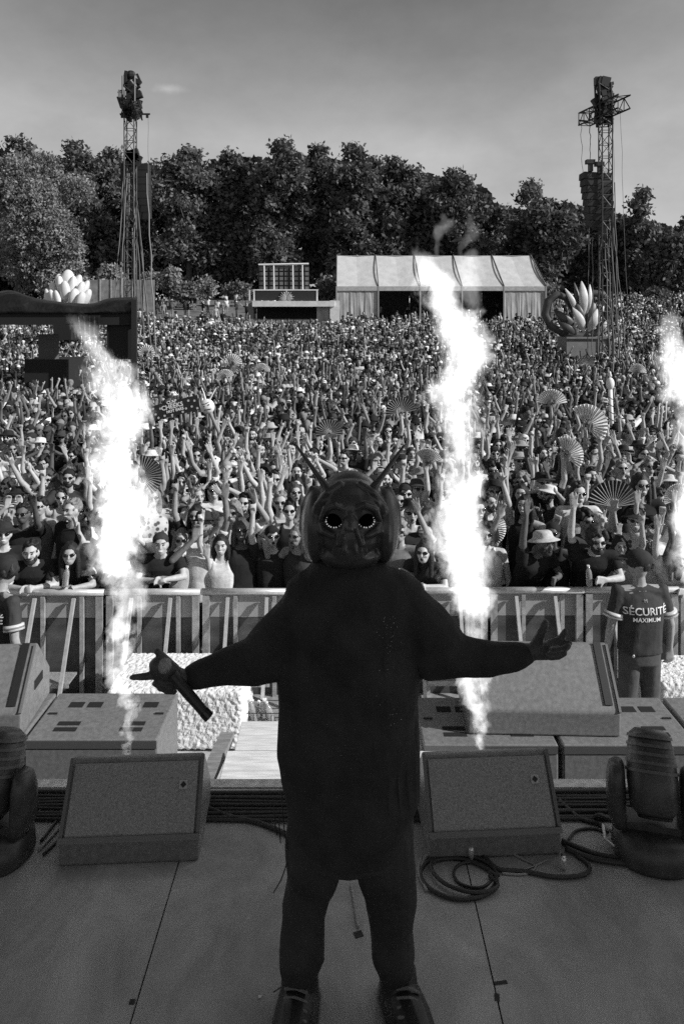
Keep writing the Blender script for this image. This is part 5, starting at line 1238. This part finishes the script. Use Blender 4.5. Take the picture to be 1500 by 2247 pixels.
TREES = [(95, 338, 128, 84, .10, 'big pale rounded tree at the left in front of the darker wood', .24, 5200), (40, 302, 110, 112, .055, 'dark tall tree rising behind the pale rounded tree', .5, 1200), (165, 312, 90, 114, .055, 'dark tree behind the left tower\'s foot line', .5, 1000), (245, 330, 70, 116, .055, 'dark tree directly behind the left tower mast', .5, 900),
         (330, 362, 62, 118, .05, 'lower dark tree between the left tower and the wood', .5, 800), (415, 326, 82, 108, .055, 'dark spiky-topped tree right of the left speaker array', .5, 1300), (505, 338, 70, 110, .05, 'dark tree between two taller crowns above the bar', .5, 1000), (620, 312, 84, 106, .055, 'tallest rounded tree above the bar lamp frame', .5, 1400),
         (700, 325, 60, 112, .05, 'dark tree filling the gap left of the tent', .5, 900), (775, 324, 78, 106, .05, 'tall dark tree over the tent\'s left end', .5, 1300), (865, 350, 78, 108, .05, 'dark tree over the middle of the tent', .5, 1200), (925, 385, 70, 112, .05, 'dark tree behind the centre flame top', .5, 900), (1000, 380, 84, 106, .05, 'rounded dark tree behind the flame wisps', .5, 1300),
         (1085, 455, 60, 120, .045, 'low dark tree in the dip of the skyline', .5, 700), (1165, 398, 74, 112, .055, 'airy pale-topped tree behind the darker one near the right tower', .5, 900), (1190, 440, 82, 100, .04, 'darkest tree between the tent and the right tower', .5, 1400), (1290, 462, 66, 110, .05, 'tree hidden behind the right speaker array', .5, 900),
         (1355, 480, 60, 108, .05, 'dark tree just right of the right tower mast', .5, 900), (1408, 422, 42, 104, .06, 'narrow tall tree right of the right tower', .45, 700), (1470, 520, 60, 96, .045, 'dark tree by the right picture edge', .45, 900), (1515, 478, 60, 104, .05, 'tree cut off by the right picture edge', .5, 800), (-60, 330, 90, 110, .05, 'dark tree outside the left', .5, 500)]
for i, (cx, top, hw, dd, tone, lab, lf, n_) in enumerate(TREES):
    if cx < 0: continue
    tree(cx, top, hw, dd, tone, 100 + i, lab, lf, n_)
for i, (cx, top, hw, dd, tone, lab, lf, n_, low) in enumerate([(372, 590, 24, 86, .12, 'pale ragged shrub below the left speaker array', .3, 160, 640), (456, 612, 15, 84, .14, 'small round pale tree on the lawn', .28, 110, 645), (412, 632, 40, 88, .09, 'low hedge along the top of the lawn', .3, 220, 655), (520, 625, 30, 90, .08, 'dark shrub left of the bar sign board', .3, 200, 655),
        (712, 612, 16, 70, .09, 'bushy shrub between the bar and the tent', .3, 160, 670), (240, 590, 30, 80, .12, 'pale shrub behind the scrim fence', .3, 220, 625), (330, 600, 20, 88, .09, 'shrub right of the left tower foot', .3, 130, 640), (1205, 628, 14, 70, .09, 'thin shrub at the tent\'s right corner', .28, 70, 660), (1440, 640, 26, 84, .06, 'dark shrub behind the right crowd edge', .3, 160, 670)]):
    tree(cx, top, hw, dd, tone, 300 + i, lab, lf, n_, low, 'shrub', 'shrubs behind the festival field')
# white things on the lawn
for i, (x, y) in enumerate(((395, 652), (412, 653), (495, 655))):
    dd = 88; o = ob('picnic_blanket', MB().box((P(x, 0, dd).x, dd, gz(dd) + .25), (.8, .6, .5)), M_white); tag(o, ['white bundle on the lawn under the hedge, left one of a pair', 'white bundle on the lawn under the hedge, right one of a pair', 'lone white bundle on the lawn above the bar'][i], 'bundle', 'white bundles on the lawn'); bevel(o, .1)
# far wood filling the skyline behind the single trees
def far_wood():
    r_ = np.random.default_rng(77); m = 26000; px = r_.uniform(-60, 1560, m); line = np.interp(px, [-60, 260, 350, 450, 700, 900, 1060, 1100, 1250, 1500], [345, 350, 378, 352, 345, 375, 412, 465, 452, 505])
    py = line + (660 - line) * r_.uniform(0, 1, m); dd = r_.uniform(122, 130, m)
    c = np.stack([(px - 750) / 1600 * dd, dd, CAMZ - (py - 700) / 1600 * dd], 1); u = r_.normal(size=(m, 3)); u /= np.linalg.norm(u, axis=1)[:, None]; w = np.cross(u, r_.normal(size=(m, 3))); w /= np.linalg.norm(w, axis=1)[:, None]; s = r_.uniform(.5, 1.2, (m, 1))
    V = np.stack([c - u * s, c + w * s * .6, c + u * s, c - w * s * .6], 1).reshape(-1, 3)
    me = bpy.data.meshes.new('far_wood'); me.vertices.add(len(V)); me.vertices.foreach_set('co', V.ravel().astype('f')); me.loops.add(m * 4); me.loops.foreach_set('vertex_index', np.arange(m * 4, dtype='i'))
    me.polygons.add(m); me.polygons.foreach_set('loop_start', np.arange(0, m * 4, 4, dtype='i')); me.update(calc_edges=True)
    tag(ob('far_wood', me, leafmat(.04)), 'dark wood behind the single trees', 'wood', kind='stuff')
far_wood()

# ------------------------------------------------------------------ flames: glowing volumes
def flame(name, prof, d, label, seed, strength=30., soft=.55):
    xs = [(px - 750) / 1600 * d for py, px, w in prof]; zs = [CAMZ - (py - 700) / 1600 * d for py, px, w in prof]; ws = [w / 1600 * d for py, px, w in prof]
    ws = [w * .95 for w in ws]; z0, z1 = min(zs), max(zs); x0, x1 = min(xs) - .01, max(xs) + .01; wm = max(ws)
    b = MB(); pts = [Vector((x, d, z)) for x, z in zip(xs, zs)]
    if zs[0] > zs[-1]: pts = pts[::-1]; rr = ws[::-1]
    else: rr = list(ws)
    o0 = pts[0].copy()
    b.tube([p - o0 for p in pts], [r * 1.85 + .05 for r in rr], 14, True)
    o = ob(name, b)
    o.location = o0
    tag(o, label, 'flame', 'stage flame columns')
    m = bpy.data.materials.new('flame_gas'); m.use_nodes = True; nt = m.node_tree; N = nt.nodes; L = nt.links; N.clear()
    out = N.new('ShaderNodeOutputMaterial'); em = N.new('ShaderNodeEmission'); L.new(em.outputs[0], out.inputs['Volume'])
    tc = N.new('ShaderNodeTexCoord'); add = N.new('ShaderNodeVectorMath'); add.operation = 'ADD'; add.inputs[1].default_value = tuple(o0); L.new(tc.outputs['Object'], add.inputs[0])
    # domain warp
    n1 = N.new('ShaderNodeTexNoise'); n1.inputs['Scale'].default_value = 4.2; n1.inputs['Detail'].default_value = 5; n1.inputs['Roughness'].default_value = .6
    ofs = N.new('ShaderNodeVectorMath'); ofs.operation = 'ADD'; ofs.inputs[1].default_value = (seed * 7.3, seed * 3.1, seed * 5.7); L.new(add.outputs[0], ofs.inputs[0]); L.new(ofs.outputs[0], n1.inputs['Vector'])
    sb = N.new('ShaderNodeVectorMath'); sb.operation = 'SUBTRACT'; sb.inputs[1].default_value = (.5, .5, .5); L.new(n1.outputs['Color'], sb.inputs[0])
    sc = N.new('ShaderNodeVectorMath'); sc.operation = 'SCALE'; sc.inputs['Scale'].default_value = wm * 2.6; L.new(sb.outputs[0], sc.inputs[0])
    wp = N.new('ShaderNodeVectorMath'); wp.operation = 'ADD'; L.new(add.outputs[0], wp.inputs[0]); L.new(sc.outputs[0], wp.inputs[1])
    sx = N.new('ShaderNodeSeparateXYZ'); L.new(wp.outputs[0], sx.inputs[0])
    zr = N.new('ShaderNodeMapRange'); zr.inputs['From Min'].default_value = z0; zr.inputs['From Max'].default_value = z1; L.new(sx.outputs['Z'], zr.inputs[0])
    def curve(vals, lo, hi):
        c = N.new('ShaderNodeFloatCurve'); cu = c.mapping.curves[0]; pl = sorted(((z - z0) / (z1 - z0), (v - lo) / (hi - lo)) for z, v in zip(zs, vals))
        cu.points[0].location = pl[0]; cu.points[1].location = pl[-1]
        for p in pl[1:-1]: cu.points.new(*p)
        c.mapping.update(); L.new(zr.outputs[0], c.inputs['Value'])
        r = N.new('ShaderNodeMapRange'); r.inputs['To Min'].default_value = lo; r.inputs['To Max'].default_value = hi; L.new(c.outputs[0], r.inputs[0]); return r.outputs[0]
    cx = curve(xs, x0, x1); rw = curve(ws, 0, wm)
    def M2(op, a, b=None):
        n = N.new('ShaderNodeMath'); n.operation = op
        for i, v in enumerate((a, b)):
            if v is None: continue
            if isinstance(v, (int, float)): n.inputs[i].default_value = v
            else: L.new(v, n.inputs[i])
        return n.outputs[0]
    dx = M2('SUBTRACT', sx.outputs['X'], cx); dy = M2('SUBTRACT', sx.outputs['Y'], d)
    rad = M2('SQRT', M2('ADD', M2('MULTIPLY', dx, dx), M2('MULTIPLY', dy, dy)))
    q_ = M2('DIVIDE', rad, rw)                               # 0 axis, 1 edge
    n2 = N.new('ShaderNodeTexNoise'); n2.inputs['Scale'].default_value = 11; n2.inputs['Detail'].default_value = 6; n2.inputs['Roughness'].default_value = .66; n2.inputs['Distortion'].default_value = 1.6; mpn = N.new('ShaderNodeMapping'); mpn.inputs['Scale'].default_value = (1, 1, .62); L.new(ofs.outputs[0], mpn.inputs[0]); L.new(mpn.outputs[0], n2.inputs['Vector'])
    k = M2('ADD', q_, M2('MULTIPLY', M2('SUBTRACT', n2.outputs[0], .5), 3.0))
    r = N.new('ShaderNodeMapRange'); r.interpolation_type = 'SMOOTHSTEP'; r.inputs['From Min'].default_value = 1.12; r.inputs['From Max'].default_value = .68; r.inputs['To Min'].default_value = 0; r.inputs['To Max'].default_value = 1; L.new(k, r.inputs[0])
    r2 = N.new('ShaderNodeMapRange'); r2.interpolation_type = 'SMOOTHSTEP'; r2.inputs['From Min'].default_value = 1.7; r2.inputs['From Max'].default_value = 1.25; L.new(q_, r2.inputs[0])
    dens = M2('MULTIPLY', M2('MULTIPLY', M2('MULTIPLY', r.outputs[0], M2('POWER', M2('ADD', n2.outputs[0], .25), 3.0)), r2.outputs[0]), strength * .5)
    rt = N.new('ShaderNodeMapRange'); rt.interpolation_type = 'SMOOTHSTEP'; rt.inputs['From Min'].default_value = .995; rt.inputs['From Max'].default_value = .90; L.new(M2('ADD', zr.outputs[0], M2('MULTIPLY', M2('SUBTRACT', n2.outputs[0], .5), .10)), rt.inputs[0]); dens = M2('MULTIPLY', dens, rt.outputs[0])
    L.new(dens, em.inputs['Strength']); em.inputs['Color'].default_value = (1, 1, 1, 1)
    o.data.materials.append(m); return o
FL1 = [(1700, 284, 8), (1640, 287, 10), (1600, 290, 17), (1560, 288, 17), (1500, 268, 20), (1440, 262, 20), (1380, 268, 30), (1320, 275, 32), (1260, 272, 40), (1200, 262, 52), (1150, 265, 58), (1100, 274, 62), (1050, 255, 54), (1000, 240, 38), (950, 255, 52), (900, 265, 58), (850, 250, 54), (800, 226, 42), (760, 205, 34), (720, 182, 30), (690, 172, 22), (670, 168, 10)]
FL2 = [(1700, 1048, 8), (1625, 1050, 11), (1580, 1045, 20), (1530, 1042, 23), (1480, 1045, 22), (1400, 1040, 30), (1340, 1040, 34), (1300, 1030, 44), (1250, 1020, 42), (1200, 1010, 56), (1150, 1005, 58), (1100, 1008, 42), (1050, 1010, 38), (1000, 1005, 34), (950, 1005, 42), (900, 1000, 52), (860, 995, 55), (820, 1010, 55), (780, 1022, 60), (740, 1010, 62), (700, 985, 52), (660, 965, 50), (620, 960, 46), (580, 945, 40), (545, 928, 26), (520, 922, 10)]
FL3 = [(1700, 1560, 8), (1600, 1555, 16), (1400, 1550, 34), (1200, 1540, 50), (1080, 1530, 42), (990, 1512, 26), (950, 1508, 26), (900, 1502, 32), (850, 1496, 40), (800, 1492, 42), (750, 1490, 36), (700, 1482, 26), (650, 1476, 14)]
flame('flame', FL1, 4.3, 'tall white flame column at the left in front of the subwoofers', 1)
flame('flame', FL2, 4.3, 'tallest white flame column right of the masked performer, reaching the tent', 2)
flame('flame', FL3, 4.3, 'white flame column cut off by the right picture edge', 3)
flame('flame_wisp', [(690, 1035, 8), (650, 1030, 24), (610, 1028, 30), (570, 1035, 20), (540, 1040, 8)], 4.3, 'thin flame wisp beside the top of the centre flame', 4, 9)
flame('flame_wisp', [(530, 962, 8), (514, 964, 17), (500, 972, 21), (486, 980, 17), (474, 972, 9), (462, 964, 5)], 4.3, 'curled detached puff of flame above the tent', 8, 8)
flame('flame_wisp', [(548, 1012, 6), (532, 1022, 13), (518, 1034, 15), (500, 1038, 13), (482, 1030, 9), (462, 1034, 5)], 4.3, 'small forked puff of flame right of the curled one', 11, 8)
for i, x in enumerate((284, 1048, 1560)):
    p = P(x, 0, 4.3); e = empty('flame_machine', (p.x, 4.3, -1.49)); tag(e, ['flame machine on the pit floor under the left flame', 'flame machine on the pit floor under the centre flame', 'flame machine under the right flame'][i], 'flame machine', 'flame machines')
    ob('housing', MB().box((0, 0, .15), (.30, .26, .30)), M_black, e); ob('nozzle', MB().tube([(0, 0, .3), (0, 0, 1.25)], .03, 10), M_alu, e)
